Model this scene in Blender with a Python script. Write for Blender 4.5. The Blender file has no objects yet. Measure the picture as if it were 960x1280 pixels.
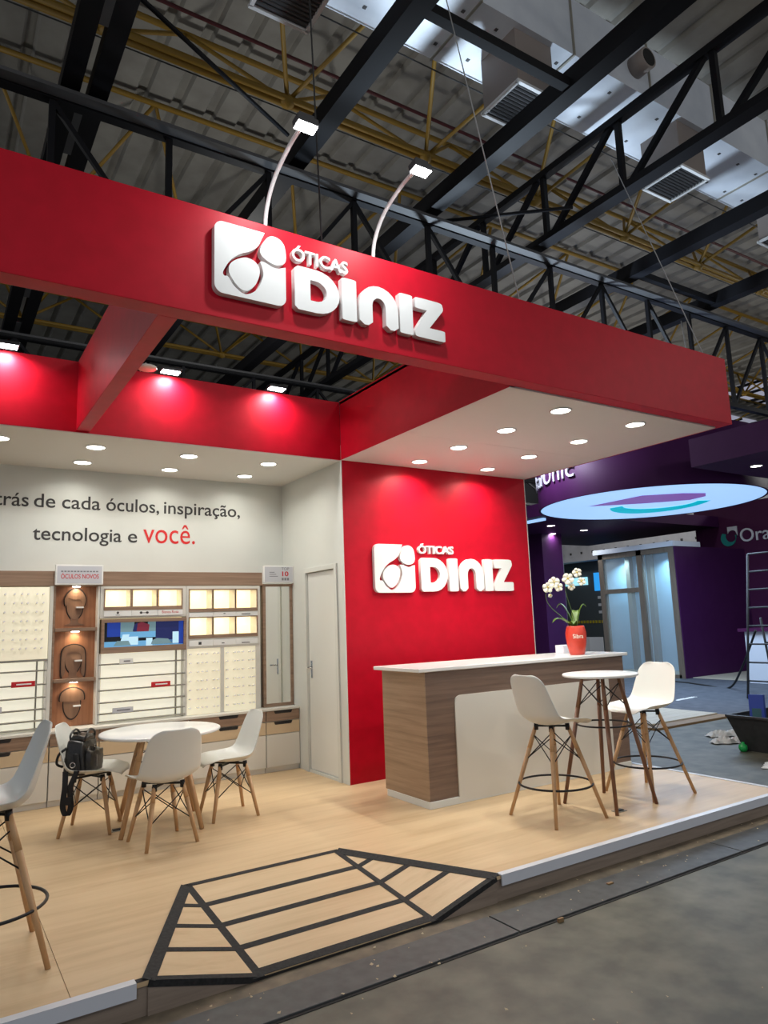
import bpy, bmesh, math, random
from mathutils import Vector, Matrix, Euler
random.seed(7)
S = bpy.context.scene
C = S.collection
PI = math.pi

# ------------------------------------------------------------------ camera
cam_d = bpy.data.cameras.new('camera'); cam = bpy.data.objects.new('camera', cam_d); C.objects.link(cam)
cam_d.sensor_fit = 'VERTICAL'; cam_d.sensor_height = 36.0; cam_d.lens = 878.0 / 1280 * 36.0
cam_d.clip_end = 300
YAW, PITCH, ROLL = 0.5737, 0.1558, -0.0365
_F = Vector((math.sin(YAW)*math.cos(PITCH), math.cos(YAW)*math.cos(PITCH), math.sin(PITCH)))
_R = Vector((math.cos(YAW), -math.sin(YAW), 0)); _U = _R.cross(_F)
_r = math.cos(ROLL)*_R + math.sin(ROLL)*_U; _u = -math.sin(ROLL)*_R + math.cos(ROLL)*_U
m = Matrix.Identity(4)
for i in range(3):
    m[i][0] = _r[i]; m[i][1] = _u[i]; m[i][2] = -_F[i]
m[0][3], m[1][3], m[2][3] = 0, 0, 1.65
cam.matrix_world = m
S.camera = cam

# ------------------------------------------------------------------ world, exposure
S.view_settings.view_transform = 'Standard'; S.view_settings.look = 'None'
S.view_settings.gamma = 1; S.view_settings.use_curve_mapping = False
S.view_settings.exposure = 0.08
w = bpy.data.worlds.new('hall_air'); S.world = w; w.use_nodes = True
w.node_tree.nodes['Background'].inputs[0].default_value = (0.80, 0.88, 1.0, 1)
w.node_tree.nodes['Background'].inputs[1].default_value = 0.40

LK = {'downlight_beam': .37, 'flood_beam': .32, 'arm_lamp_beam': .21, 'puck_beam': .5, 'niche_light': .4}     # dimmer setting of each circuit
def lamp(kind, name, loc, energy, color=(1, 1, 1), size=.1, target=None, parent=None, angle=None, blend=.6):
    d = bpy.data.lights.new(name, kind); d.energy = energy * LK.get(name, 1.0); d.color = color
    if kind == 'AREA':
        d.shape = 'DISK'; d.size = size
        if angle: d.spread = angle
    else:
        d.shadow_soft_size = size
        if kind == 'SPOT':
            d.spot_size = angle or 2.0; d.spot_blend = blend
    o = bpy.data.objects.new(name, d); C.objects.link(o); o.location = loc
    if target is not None:
        o.rotation_euler = (Vector(target) - Vector(loc)).to_track_quat('-Z', 'Y').to_euler()
    if parent:
        o.parent = parent; o.matrix_parent_inverse = parent.matrix_basis.inverted()
    return o
# unseen hall lamps put in to light the floor, over the aisle behind the photographer
for x, y in ((-3.0, -4.0), (5.0, -4.0), (13.0, -3.0)):
    lamp('POINT', 'unseen_hall_light', (x, y, 6.5), 230, (1.0, .95, .86), .35)

for x, y in ((-4.0, 10.4), (4.2, 10.4), (12.4, 10.9), (18.5, 17.0), (21.5, 6.0)):  # unseen point lights added to brighten the roof and far hall
    lamp('POINT', 'unseen_hall_light', (x, y, 6.2), 135 if x < 18 else 420, (.95, .95, .92), .35)
# unseen lamp added behind the booth to brighten the duct underside
wl = lamp('SPOT', 'added_duct_beam', (7.6, 8.55, 3.05), 1900, (.70, .85, 1.0), .30, (7.4, 5.45, 8.3), None, 2.1, .5)
wl.scale = (1, .26, 1)

# ------------------------------------------------------------------ materials
MT = {}
def mat(name, col, rough=.5, metal=0, noise=None, bump=0, emit=None, es=0, alpha=None, grain=None, spec=None, coat=0, trans=0):
    """noise=(scale, colour2) mottling; grain=(scalevec, colour2[, colour3]) stretched wood grain"""
    mm = bpy.data.materials.new(name); mm.use_nodes = True; nt = mm.node_tree; b = nt.nodes['Principled BSDF']
    b.inputs['Base Color'].default_value = (*col, 1); b.inputs['Roughness'].default_value = rough
    b.inputs['Metallic'].default_value = metal
    if spec is not None: b.inputs['Specular IOR Level'].default_value = spec
    if coat: b.inputs['Coat Weight'].default_value = coat; b.inputs['Coat Roughness'].default_value = .15
    if trans: b.inputs['Transmission Weight'].default_value = trans
    if emit: b.inputs['Emission Color'].default_value = (*emit, 1); b.inputs['Emission Strength'].default_value = es
    if alpha is not None: b.inputs['Alpha'].default_value = alpha
    if noise or grain:
        tc = nt.nodes.new('ShaderNodeTexCoord'); mp = nt.nodes.new('ShaderNodeMapping'); nz = nt.nodes.new('ShaderNodeTexNoise')
        nt.links.new(tc.outputs['Object'], mp.inputs[0]); nt.links.new(mp.outputs[0], nz.inputs['Vector'])
        rp = nt.nodes.new('ShaderNodeValToRGB')
        if noise:
            nz.inputs['Scale'].default_value = noise[0]; nz.inputs['Detail'].default_value = 6
            c2 = noise[1]; lo, hi = .35, .68
        else:
            mp.inputs['Scale'].default_value = grain[0]; nz.inputs['Scale'].default_value = 1.0
            nz.inputs['Detail'].default_value = 7; nz.inputs['Roughness'].default_value = .65
            nz.inputs['Distortion'].default_value = .4
            c2 = grain[1]; lo, hi = .3, .7
        rp.color_ramp.elements[0].position = lo; rp.color_ramp.elements[1].position = hi
        rp.color_ramp.elements[0].color = (*c2, 1); rp.color_ramp.elements[1].color = (*col, 1)
        if grain and len(grain) > 2:
            e = rp.color_ramp.elements.new(.5); e.color = (*grain[2], 1)
        nt.links.new(nz.outputs['Fac'], rp.inputs[0]); nt.links.new(rp.outputs[0], b.inputs['Base Color'])
        if bump:
            bp = nt.nodes.new('ShaderNodeBump'); bp.inputs['Strength'].default_value = bump; bp.inputs['Distance'].default_value = .004
            nt.links.new(nz.outputs['Fac'], bp.inputs['Height']); nt.links.new(bp.outputs[0], b.inputs['Normal'])
    MT[name] = mm
    return mm
mat('red', (.53, .002, .018), .45, spec=.20, noise=(9, (.47, .002, .015)), bump=.06)
mat('white_wall', (.66, .675, .635), .55, noise=(3, (.635, .65, .61)))
mat('soffit', (.70, .69, .66), .6)
mat('white_plastic', (.70, .71, .675), .34)
mat('white_gloss', (.80, .80, .79), .18)
mat('sign_white', (.80, .80, .78), .45)
mat('beech', (.58, .35, .175), .45, grain=((30, 30, 4), (.48, .265, .12)))
mat('walnut_leg', (.22, .10, .05), .4, grain=((30, 30, 4), (.15, .06, .03)))
mat('black_metal', (.010, .010, .012), .4, metal=.3)
mat('laminate', (.67, .495, .30), .4, grain=((.9, 11, 11), (.53, .365, .20), (.62, .445, .26)), bump=.02)
mat('tape', (.017, .017, .017), .7, spec=.2, noise=(60, (.032, .032, .033)), bump=.3)
mat('skirt', (.33, .26, .205), .55, grain=((1.5, 20, 26), (.21, .16, .125)))
mat('trim_white', (.66, .68, .74), .3)
mat('counter_wood', (.235, .155, .115), .45, grain=((1.3, 1.3, 34), (.12, .078, .06), (.185, .12, .088)), bump=.03)
mat('counter_end_wood', (.42, .29, .19), .45, grain=((1.3, 1.3, 34), (.25, .165, .10), (.35, .235, .15)), bump=.03)
mat('unit_wood', (.34, .225, .155), .45, grain=((1.3, 1.3, 34), (.20, .125, .08), (.28, .18, .12)))
mat('column_wood', (.40, .18, .088), .45, grain=((40, 40, 1.5), (.27, .11, .048), (.35, .15, .07)))
mat('head_wood', (.25, .14, .085), .5, grain=((40, 40, 1.5), (.19, .10, .055)))
mat('dark_line', (.03, .017, .012), .7)
mat('beige', (.62, .48, .31), .45)
mat('unit_white', (.70, .68, .62), .4)
mat('glass_mirror', (.86, .87, .84), .03, metal=1)
mat('notch', (.012, .010, .010), .6)
mat('lit_panel', (.80, .76, .62), .5, emit=(1.0, .90, .64), es=.32)
mat('lit_rack', (.85, .82, .70), .5, emit=(1.0, .96, .78), es=.55)
mat('lit_niche', (.9, .8, .6), .5, emit=(1.0, .80, .48), es=1.0)
mat('peg', (.9, .9, .86), .2)
mat('rail', (.36, .34, .29), .35, metal=.5)
mat('sign_grey', (.55, .56, .60), .4)
mat('red_print', (.55, .01, .02), .5)
mat('slogan_red', (.62, .012, .012), .5)
mat('dark_print', (.035, .033, .033), .6)
mat('grey_print', (.2, .2, .22), .6)
mat('white_print', (.85, .85, .85), .5)
mat('lamp_on', (1, 1, 1), .4, emit=(1.0, .96, .86), es=14)
mat('flood_on', (1, 1, 1), .4, emit=(.95, .98, 1.0), es=26)
mat('screen_black', (.008, .009, .012), .12)
mat('chrome', (.6, .6, .6), .2, metal=1)
mat('leather', (.013, .012, .012), .33, noise=(70, (.022, .020, .019)), bump=.35)
mat('leather_soft', (.035, .032, .028), .28, noise=(30, (.014, .013, .012)), bump=.3)
mat('webbing', (.008, .008, .009), .8)
mat('concrete', (.138, .131, .098), .55, noise=(4.5, (.062, .060, .044)), bump=.15)
mat('concrete_edge', (.20, .155, .105), .75, noise=(9, (.11, .088, .062)), bump=.3)
mat('cover_plate', (.075, .077, .078), .55, noise=(14, (.048, .049, .05)), bump=.3)
mat('gap_black', (.008, .007, .007), .8)
mat('roof_sheet', (.30, .285, .25), .65, noise=(2.2, (.23, .215, .19)))
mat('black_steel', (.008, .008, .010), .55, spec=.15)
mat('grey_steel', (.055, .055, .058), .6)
mat('yellow_tube', (.29, .165, .016), .55)
mat('pipe_red', (.09, .012, .014), .5)
mat('duct', (.66, .70, .76), .4, metal=.08, noise=(3, (.58, .62, .69)))
mat('duct_box', (.26, .22, .20), .5)
mat('grille_white', (.72, .72, .72), .4)
mat('grille_dark', (.045, .045, .048), .6)
mat('cable', (.45, .45, .45), .5)
mat('cable_black', (.012, .012, .012), .6)
mat('pot', (.66, .065, .035), .32, noise=(12, (.58, .05, .03)))
mat('leaf', (.10, .19, .022), .35, noise=(14, (.055, .12, .015)))
mat('stem', (.05, .085, .025), .5)
mat('petal', (.82, .80, .68), .5)
mat('petal_core', (.60, .46, .10), .5)
mat('moss', (.05, .045, .02), .9)
mat('purple', (.062, .012, .075), .55, spec=.2, noise=(3, (.056, .010, .068)))
mat('purple_wall', (.075, .012, .060), .6, spec=.2, noise=(3, (.068, .010, .054)))
mat('purple_bright', (.16, .045, .22), .5)
mat('disc_lit', (.5, .6, .8), .5, emit=(.36, .60, 1.0), es=.95)
mat('disc_purple', (.20, .08, .32), .5, emit=(.30, .15, .55), es=.55)
mat('disc_teal', (.0, .35, .45), .5, emit=(.0, .46, .60), es=.8)
mat('teal', (.01, .27, .25), .5)
mat('showroom_wood', (.21, .165, .125), .6, grain=((20, 20, 2), (.14, .11, .085)))
mat('glass', (.75, .85, .9), .03, alpha=.16)
mat('blue_back', (.34, .46, .58), .5)
mat('bright_white', (.74, .78, .86), .5)
mat('perforated', (.60, .60, .64), .8, noise=(4, (.52, .52, .56)))
mat('board_dark', (.085, .105, .12), .4)
mat('sign_blue', (.02, .25, .62), .4, emit=(.03, .35, .9), es=.8)
mat('sign_cyan', (.2, .6, .8), .4, emit=(.4, .85, 1.0), es=.9)
mat('hazard', (.55, .45, .03), .6)
mat('hall_wall', (.085, .085, .095), .9, noise=(.6, (.065, .065, .075)))
mat('carpet', (.105, .115, .14), .9, noise=(5, (.07, .08, .10)), bump=.2)
mat('plank', (.62, .56, .45), .5, grain=((1, 14, 14), (.52, .46, .36)))
mat('plywood', (.28, .17, .075), .6, noise=(8, (.22, .13, .055)))
mat('bin_black', (.018, .018, .019), .5, noise=(16, (.03, .03, .031)), bump=.2)
mat('box_blue', (.025, .06, .36), .4)
mat('tool_teal', (.03, .11, .13), .45)
mat('paper', (.70, .70, .68), .7)
mat('paper_pink', (.62, .22, .22), .7)
mat('green_plastic', (.01, .32, .07), .35)
mat('chip', (.42, .34, .22), .7)
mat('skylight', (.3, .3, .35), .5, emit=(.28, .29, .36), es=.9)
mat('refl_blue', (.01, .03, .20), .2, emit=(.012, .045, .33), es=.6)
mat('refl_navy', (.01, .012, .06), .2, emit=(.012, .018, .10), es=.6)
mat('refl_sky', (.1, .3, .5), .2, emit=(.14, .36, .62), es=.55)
mat('refl_white', (.4, .6, .7), .2, emit=(.45, .68, .85), es=.6)
mat('refl_red', (.1, .01, .02), .2, emit=(.20, .02, .04), es=.6)
mat('refl_grey', (.12, .2, .22), .2, emit=(.15, .26, .30), es=.55)

# ------------------------------------------------------------------ mesh helpers
class MB:
    def __init__(s): s.v = []; s.f = []; s.sm = []
    def add(s, vs, fs, smooth=False):
        o = len(s.v); s.v += [tuple(p) for p in vs]
        for f in fs: s.f.append([i + o for i in f]); s.sm.append(smooth)
        return s
    def box(s, x0, x1, y0, y1, z0, z1):
        vs = [(x, y, z) for z in (z0, z1) for y in (y0, y1) for x in (x0, x1)]
        return s.add(vs, [(0, 2, 3, 1), (4, 5, 7, 6), (0, 1, 5, 4), (2, 6, 7, 3), (0, 4, 6, 2), (1, 3, 7, 5)])
    def tube(s, a, b, r0, r1=None, n=10, cap=True):
        a, b = Vector(a), Vector(b); r1 = r0 if r1 is None else r1
        d = (b - a).normalized(); x = d.orthogonal().normalized(); y = d.cross(x)
        vs = [a + r0*(math.cos(2*PI*i/n)*x + math.sin(2*PI*i/n)*y) for i in range(n)]
        vs += [b + r1*(math.cos(2*PI*i/n)*x + math.sin(2*PI*i/n)*y) for i in range(n)]
        s.add(vs, [(i, (i+1) % n, n+(i+1) % n, n+i) for i in range(n)], True)
        if cap:
            o = len(s.v) - 2*n
            s.f.append([o+i for i in reversed(range(n))]); s.sm.append(False)
            s.f.append([o+n+i for i in range(n)]); s.sm.append(False)
        return s
    def sweep(s, pts, r, n=8, closed=False, rfun=None):
        pts = [Vector(p) for p in pts]; N = len(pts); rings = []
        up = None
        for i, p in enumerate(pts):
            q = (pts[(i+1) % N] - pts[i-1]) if closed or 0 < i < N-1 else (pts[1]-pts[0] if i == 0 else pts[-1]-pts[-2])
            q.normalize()
            if up is None: up = q.orthogonal().normalized()
            up = (up - up.dot(q)*q).normalized(); y = q.cross(up)
            rr = rfun(i/(N-1)) if rfun else r
            rings.append([p + rr*(math.cos(2*PI*k/n)*up + math.sin(2*PI*k/n)*y) for k in range(n)])
        vs = [v for rg in rings for v in rg]; fs = []
        for i in range(N if closed else N-1):
            j = (i+1) % N
            for k in range(n): fs.append((i*n+k, i*n+(k+1) % n, j*n+(k+1) % n, j*n+k))
        s.add(vs, fs, True)
        if not closed:
            o = len(s.v) - N*n
            s.f.append([o+k for k in reversed(range(n))]); s.sm.append(False)
            s.f.append([o+(N-1)*n+k for k in range(n)]); s.sm.append(False)
        return s
    def ring(s, c, R, r, n=40, k=8):
        return s.sweep([(c[0]+R*math.cos(2*PI*i/n), c[1]+R*math.sin(2*PI*i/n), c[2]) for i in range(n)], r, k, True)
    def lathe(s, prof, c=(0, 0, 0), n=32, cap=True):
        vs = []; fs = []
        for r, z in prof:
            for i in range(n): vs.append((c[0]+r*math.cos(2*PI*i/n), c[1]+r*math.sin(2*PI*i/n), c[2]+z))
        for j in range(len(prof)-1):
            for i in range(n): fs.append((j*n+i, j*n+(i+1) % n, (j+1)*n+(i+1) % n, (j+1)*n+i))
        s.add(vs, fs, True)
        o = len(s.v) - len(vs)
        if cap and prof[0][0] > 1e-4: s.f.append([o+i for i in reversed(range(n))]); s.sm.append(False)
        if cap and prof[-1][0] > 1e-4: s.f.append([o+(len(prof)-1)*n+i for i in range(n)]); s.sm.append(False)
        return s
    def prism(s, poly, a, b):
        """poly: list of 3d points (planar), offset vectors a and b"""
        n = len(poly); a, b = Vector(a), Vector(b); P = [Vector(p) for p in poly]
        s.add([p+a for p in P] + [p+b for p in P], [tuple(reversed(range(n))), tuple(range(n, 2*n))] + [(i, (i+1) % n, n+(i+1) % n, n+i) for i in range(n)])
        return s
    def bar(s, a, b, w, h, up=(0, 0, 1)):
        """rectangular bar between a and b; w across, h along up"""
        a, b = Vector(a), Vector(b); d = (b-a).normalized(); up = Vector(up)
        sd = d.cross(up).normalized(); u2 = sd.cross(d).normalized()
        q = [-sd*w/2-u2*h/2, sd*w/2-u2*h/2, sd*w/2+u2*h/2, -sd*w/2+u2*h/2]
        s.add([a+k for k in q]+[b+k for k in q], [(3, 2, 1, 0), (4, 5, 6, 7), (0, 1, 5, 4), (1, 2, 6, 5), (2, 3, 7, 6), (3, 0, 4, 7)])
        return s
    def build(s, name, mt, parent=None, bevel=0, world=True):
        me = bpy.data.meshes.new(name); me.from_pydata(s.v, [], s.f); me.update()
        bm = bmesh.new(); bm.from_mesh(me); bmesh.ops.recalc_face_normals(bm, faces=bm.faces); bm.to_mesh(me); bm.free()
        me.polygons.foreach_set('use_smooth', s.sm)
        return put(name, me, mt, parent, bevel)
def put(name, me, mt, parent=None, bevel=0):
    if mt:
        me.materials.clear(); me.materials.append(MT[mt])
    o = bpy.data.objects.new(name, me); C.objects.link(o)
    if bevel:
        b = o.modifiers.new('bevel', 'BEVEL'); b.width = bevel; b.segments = 2; b.limit_method = 'ANGLE'; b.angle_limit = .7
    if parent:
        o.parent = parent; o.matrix_parent_inverse = parent.matrix_basis.inverted()
    return o
def tag(o, label=None, cat=None, group=None, kind=None):
    if label: o['label'] = label
    if cat: o['category'] = cat
    if group: o['group'] = group
    if kind: o['kind'] = kind
    return o
def thing(name, label, cat, loc=(0, 0, 0), group=None, kind=None):
    o = bpy.data.objects.new(name, None); C.objects.link(o); o.location = loc; o.empty_display_size = .1
    bpy.context.view_layer.update()
    return tag(o, label, cat, group, kind)
def B(name, mt, parent, x0, x1, y0, y1, z0, z1, bevel=0):
    return MB().box(x0, x1, y0, y1, z0, z1).build(name, mt, parent, bevel)
def struct(o): o['kind'] = 'structure'; return o
def copy_tree(o, parent=None):
    c = o.copy(); C.objects.link(c)
    if parent: c.parent = parent
    for ch in list(o.children):
        copy_tree(ch, c)
    return c
def catmull(P, n, closed=False):
    P = [Vector(p) for p in P]; N = len(P); out = []
    seg = N if closed else N-1
    for i in range(seg):
        g = lambda k: P[k % N] if closed else P[min(max(k, 0), N-1)]
        a, b, c, d = g(i-1), g(i), g(i+1), g(i+2)
        for j in range(n):
            t = j/n
            out.append(.5*((2*b)+(c-a)*t+(2*a-5*b+4*c-d)*t*t+(3*b-a-3*c+d)*t**3))
    if not closed: out.append(P[-1])
    return out
def round_poly(P, r, n=6):
    """round 2d polygon corners; r number or list"""
    out = []; N = len(P)
    for i in range(N):
        p = Vector(P[i]); a = Vector(P[i-1]); b = Vector(P[(i+1) % N]); rr = r[i] if isinstance(r, (list, tuple)) else r
        if rr <= 0: out.append(tuple(p)); continue
        da, db = (a-p).normalized(), (b-p).normalized()
        for k in range(n+1):
            t = k/n; q0 = p+da*rr; q1 = p+db*rr
            out.append(tuple((1-t)**2*q0+2*t*(1-t)*p+t*t*q1))
    return out
def frame(origin, right, normal):
    """matrix: local x->right, y->world up, z->normal (towards the viewer)"""
    r = Vector(right).normalized(); nn = Vector(normal).normalized(); u = nn.cross(r)
    M = Matrix.Identity(4)
    for i in range(3): M[i][0] = r[i]; M[i][1] = u[i]; M[i][2] = nn[i]; M[i][3] = origin[i]
    return M
def _curve_mesh(cu, name):
    o = bpy.data.objects.new('tmp', cu); C.objects.link(o)
    dg = bpy.context.evaluated_depsgraph_get(); dg.update()
    me = bpy.data.meshes.new_from_object(o.evaluated_get(dg)); me.name = name
    bpy.data.objects.remove(o); bpy.data.curves.remove(cu)
    return me
def plate(loops, depth, bevel=0, name='plate'):
    """flat 2d loops (first outline, others holes) -> solid mesh from z=0 to z=depth"""
    cu = bpy.data.curves.new(name, 'CURVE'); cu.dimensions = '2D'; cu.fill_mode = 'BOTH'
    cu.extrude = depth/2
    for L in loops:
        sp = cu.splines.new('POLY'); sp.points.add(len(L)-1); sp.use_cyclic_u = True
        for p, q in zip(sp.points, L): p.co = (q[0], q[1], 0, 1)
    me = _curve_mesh(cu, name); me.transform(Matrix.Translation((0, 0, depth/2)))
    return me
def text_mesh(txt, depth=.002, x0=0, x1=None, height=None, bold=0, y=0, bevel=0, cap='H', right=None):
    """text scaled to span x0..x1 and letter height `height` (height of `cap`); baseline at y; z 0..depth"""
    def raw(t, d):
        cu = bpy.data.curves.new('txt', 'FONT'); cu.body = t; cu.size = 1; cu.extrude = d; cu.offset = bold; cu.resolution_u = 4
        if bevel: cu.bevel_depth = bevel; cu.bevel_resolution = 1
        return _curve_mesh(cu, 'lettering')
    me = raw(txt, .5); xs = [v.co.x for v in me.vertices]
    rm = raw(cap, 0); hh = max(v.co.y for v in rm.vertices) - min(v.co.y for v in rm.vertices); bpy.data.meshes.remove(rm)
    sy = height/hh if height else 1
    mn, mx = min(xs), max(xs); sx = (x1-x0)/(mx-mn) if x1 is not None else sy
    if right is not None: x0 = right-(mx-mn)*sx
    zs = [v.co.z for v in me.vertices]; z0, z1 = min(zs), max(zs)
    for v in me.vertices:
        v.co.x = x0+(v.co.x-mn)*sx; v.co.y = y+v.co.y*sy; v.co.z = (v.co.z-z0)/(z1-z0)*depth
    return me
def put_local(name, me, M, mt, parent=None):
    me.transform(M); return put(name, me, mt, parent)
P = .15          # platform height

# ================================================================== STRUCTURE: hall floor
fl = struct(B('floor', 'concrete', None, -14, 46, -8, 24, -.30, 0))
B('edge_strip', 'concrete_edge', fl, -4, 14, 3.285, 3.42, 0, .006)
for x in (3.285, 3.02): B('joint', 'gap_black', fl, -4, 14, x-.008, x+.008, 0, .003)
xs = [-1.425, .645, 2.715, 4.783, 6.85, 8.92]
for a, b in zip(xs, xs[1:]): B('cover_plate', 'cover_plate', fl, a+.005, b-.005, 3.03, 3.276, 0, .012, .003)

# ================================================================== STRUCTURE: booth platform
X0, XR, YF, YB = -1.6, 6.08, 3.393, 7.55
plat = struct(thing('floor_platform', None, None))
TL, TR, FLp, FRp = (1.362, 4.417), (2.378, 4.417), (.884, YF), (2.886, YF)
def slab(poly): return MB().prism([(p[0], p[1], 0) for p in poly], (0, 0, P-.02), (0, 0, P))
G = .0015
slab([(X0, YF), (.578-G, YF), (.578-G, YB), (X0, YB)]).build('floor_panel', 'laminate', plat)
slab([(.578+G, YF), FLp, TL, (1.9, 4.417), (1.9, YB), (.578+G, YB)]).build('floor_panel', 'laminate', plat)
slab([(1.9, 4.417), TR, FRp, (XR, YF), (XR, YB), (1.9, YB)]).build('floor_panel', 'laminate', plat)
zc = .022
sk = MB()
sk.prism([(X0, YF, 0), (FLp[0], YF, 0), (FLp[0], YF, P-.02), (X0, YF, P-.02)], (0, .012, 0), (0, .03, 0))
sk.build('skirt_board', 'skirt', plat)
MB().prism([(FRp[0], YF, 0), (XR, YF, 0), (XR, YF, P-.02), (FRp[0], YF, P-.02)], (0, .012, 0), (0, .03, 0)).build('skirt_board', 'skirt', plat)
MB().prism([(FLp[0], YF, 0), (1.39, YF, 0), (1.39, YF, .01), (FLp[0], YF, P-.012)], (0, .002, 0), (0, .02, 0)).build('skirt_board', 'skirt', plat)
MB().prism([(2.43, YF, 0), (FRp[0], YF, 0), (FRp[0], YF, P-.012), (2.43, YF, .01)], (0, .002, 0), (0, .02, 0)).build('skirt_board', 'skirt', plat)
B('skirt_board', 'skirt', plat, XR-.02, XR, YF+.03, YB, 0, P-.02)
# white aluminium edge trims
for nm, a, b in (('trim_1', X0, .832), ('trim_2', 2.918, XR+.012)):
    o = MB().box(a, b, YF-.012, YF+.035, P, P+.006).box(a, b, YF-.012, YF-.004, P-.055, P).build(nm, 'trim_white'); struct(o)
struct(MB().box(XR-.03, XR+.012, YF+.035, YB, P, P+.006).box(XR+.004, XR+.012, YF+.035, YB, P-.055, P).build('trim_3', 'trim_white'))
# ramp let into the platform front
ramp = thing('entrance_ramp', 'light oak entrance ramp outlined with black tape, cut into the platform front edge', 'ramp', (1.88, 3.9, 0))
CLp, CRp = Vector((1.392, YF, zc)), Vector((2.428, YF, zc))
tl, tr, flp, frp = Vector((*TL, P)), Vector((*TR, P)), Vector((*FLp, P)), Vector((*FRp, P))
dn = (0, 0, -.018)
MB().prism([CLp, CRp, tr, tl], dn, (0, 0, 0)).build('ramp_board', 'laminate', ramp)
MB().prism([flp, CLp, tl], dn, (0, 0, 0)).build('ramp_board', 'laminate', ramp)
MB().prism([CRp, frp, tr], dn, (0, 0, 0)).build('ramp_board', 'laminate', ramp)
MB().box(1.39, 2.43, YF-.002, YF+.01, 0, zc-.004).build('front_lip', 'gap_black', ramp)
def strip(a, b, wd, nrm, lift=.0012, ext=0):
    a, b, nrm = Vector(a), Vector(b), Vector(nrm).normalized(); d = (b-a).normalized(); a = a-d*ext; b = b+d*ext
    MB().bar(a+nrm*lift, b+nrm*lift, wd, .0016, nrm).build('tape_strip', 'tape', ramp)
nC = (CRp-CLp).cross(tl-CLp); nL = (CLp-flp).cross(tl-flp); nR = (frp-CRp).cross(tr-CRp)
for a, b, wd in ((tl, tr, .035), (tl, CLp, .06), (tr, CRp, .055)): strip(a, b, wd, nC, .0022, .01)
strip(CLp+Vector((0, .03, .004)), CRp+Vector((0, .03, .004)), .06, nC, .002, .0)
for t in (.26, .5, .74): strip(tl.lerp(CLp, t), tr.lerp(CRp, t), .045, nC)
for (o_, i_, top, nn) in ((flp, CLp, tl, nL), (frp, CRp, tr, nR)):
    strip(top, o_, .06, nn, .0022, .0)
    strip(o_.lerp(i_, .03)+Vector((0, .016, 0)), i_+Vector((0, .016, .002)), .034, nn, .0018)
    for t in (.26, .5, .74): strip(top.lerp(o_, t), top.lerp(i_, t), .04, nn)
strip(Vector((.834, YF+.018, P)), Vector((.90, YF+.018, P)), .035, (0, 0, 1)); strip(Vector((2.87, YF+.018, P)), Vector((2.916, YF+.018, P)), .035, (0, 0, 1))

for o_, i_ in ((flp, CLp), (frp, CRp)):
    MB().bar(o_+Vector((0, -.002, -.012)), i_+Vector((0, -.002, -.012)), .004, .028, (0, 0, 1)).build('edge_tape', 'tape', ramp)
# ================================================================== STRUCTURE: booth walls
XW, YR, ZS, YBK, XE = 3.405, 6.035, 3.281, 7.466, 5.905
struct(B('wall_back', 'white_wall', None, X0, XE, YBK, YBK+.08, P, 3.86))
ws = struct(thing('wall_side', None, None))
for (y0, y1, z0, z1) in ((YR+.0, 6.195, P, ZS), (6.885, YBK, P, ZS), (6.195, 6.885, 2.215, ZS)):
    B('wall_panel', 'white_wall', ws, XW, XW+.07, y0+(.012 if y0 == YR else 0), y1, z0, z1)
B('corner_edge', 'white_wall', ws, XW-.004, XW+.004, YR-.006, YR+.02, P, ZS)
struct(B('wall_red', 'red', None, XW+.004, XE, YR-.004, YR+.05, P, ZS))
struct(B('trim_4', 'white_wall', None, XE, XE+.012, YR-.004, YR+.05, P, ZS))
struct(B('wall_right', 'white_wall', None, XE-.06, XE, YR+.05, YBK, P, ZS))
d1 = struct(thing('door_1', None, None, (XW, 6.54, P)))
for (y0, y1, z0, z1) in ((6.86, 6.93, P, 2.255), (6.165, 6.22, P, 2.255), (6.22, 6.86, 2.205, 2.255)):
    B('door_frame', 'white_wall', d1, XW-.018, XW+.072, y0, y1, z0, z1, .003)
B('door_leaf', 'white_plastic', d1, XW+.012, XW+.05, 6.225, 6.855, P+.03, 2.2, .003)
B('threshold', 'white_wall', d1, XW-.006, XW+.07, 6.22, 6.86, P, P+.025)
hd = MB().box(XW+.004, XW+.012, 6.775, 6.81, 1.10, 1.28).build('handle_plate', 'chrome', d1, .003)
MB().sweep([(XW+.01, 6.792, 1.21), (XW-.035, 6.792, 1.21), (XW-.04, 6.78, 1.21), (XW-.04, 6.69, 1.205)], .009, 8).build('lever', 'chrome', hd)
for z in (.45, 1.2, 1.95): MB().tube((XW-.002, 6.222, z), (XW-.002, 6.222, z+.09), .007).build('hinge', 'chrome', d1)

# ================================================================== STRUCTURE: canopy
can = struct(thing('ceiling_canopy', None, None))
ZT, ZB, YI = 3.909, 3.294, 3.558
B('front_fascia', 'red', can, X0, 5.978, 3.436, YI, ZB, ZT, .003)
B('cross_beam', 'red', can, .926, 1.03, YI, YR, ZB, 3.89, .003)
B('back_band', 'red', can, X0, XW, YR, YR+.06, ZB-.013, 3.886, .003)
B('return_panel', 'red', can, XW, XW+.06, YI, YR, ZB-.010, 3.9, .003)
B('side_fascia', 'red', can, 5.91, 5.978, YI, YR+.06, ZB, ZT, .003)
B('rear_panel', 'red', can, XW+.06, 5.91, YR, YR+.06, ZS+.02, 3.9)
B('soffit_panel', 'soffit', can, XW+.004, 5.91, YI, 4.9, ZB-.012, ZB+.012)
B('soffit_panel', 'soffit', can, XW+.004, 5.91, 4.903, YR+.05, ZB-.012, ZB+.012)
B('soffit_panel', 'soffit', can, X0, XW-.002, YR+.003, YBK, ZS-.006, ZS+.02)
B('top_board', 'grey_steel', can, XW, 5.978, YI, YR, 3.86, 3.885)
B('top_board', 'grey_steel', can, X0, XW, YR+.06, YBK, 3.84, 3.86)

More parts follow.
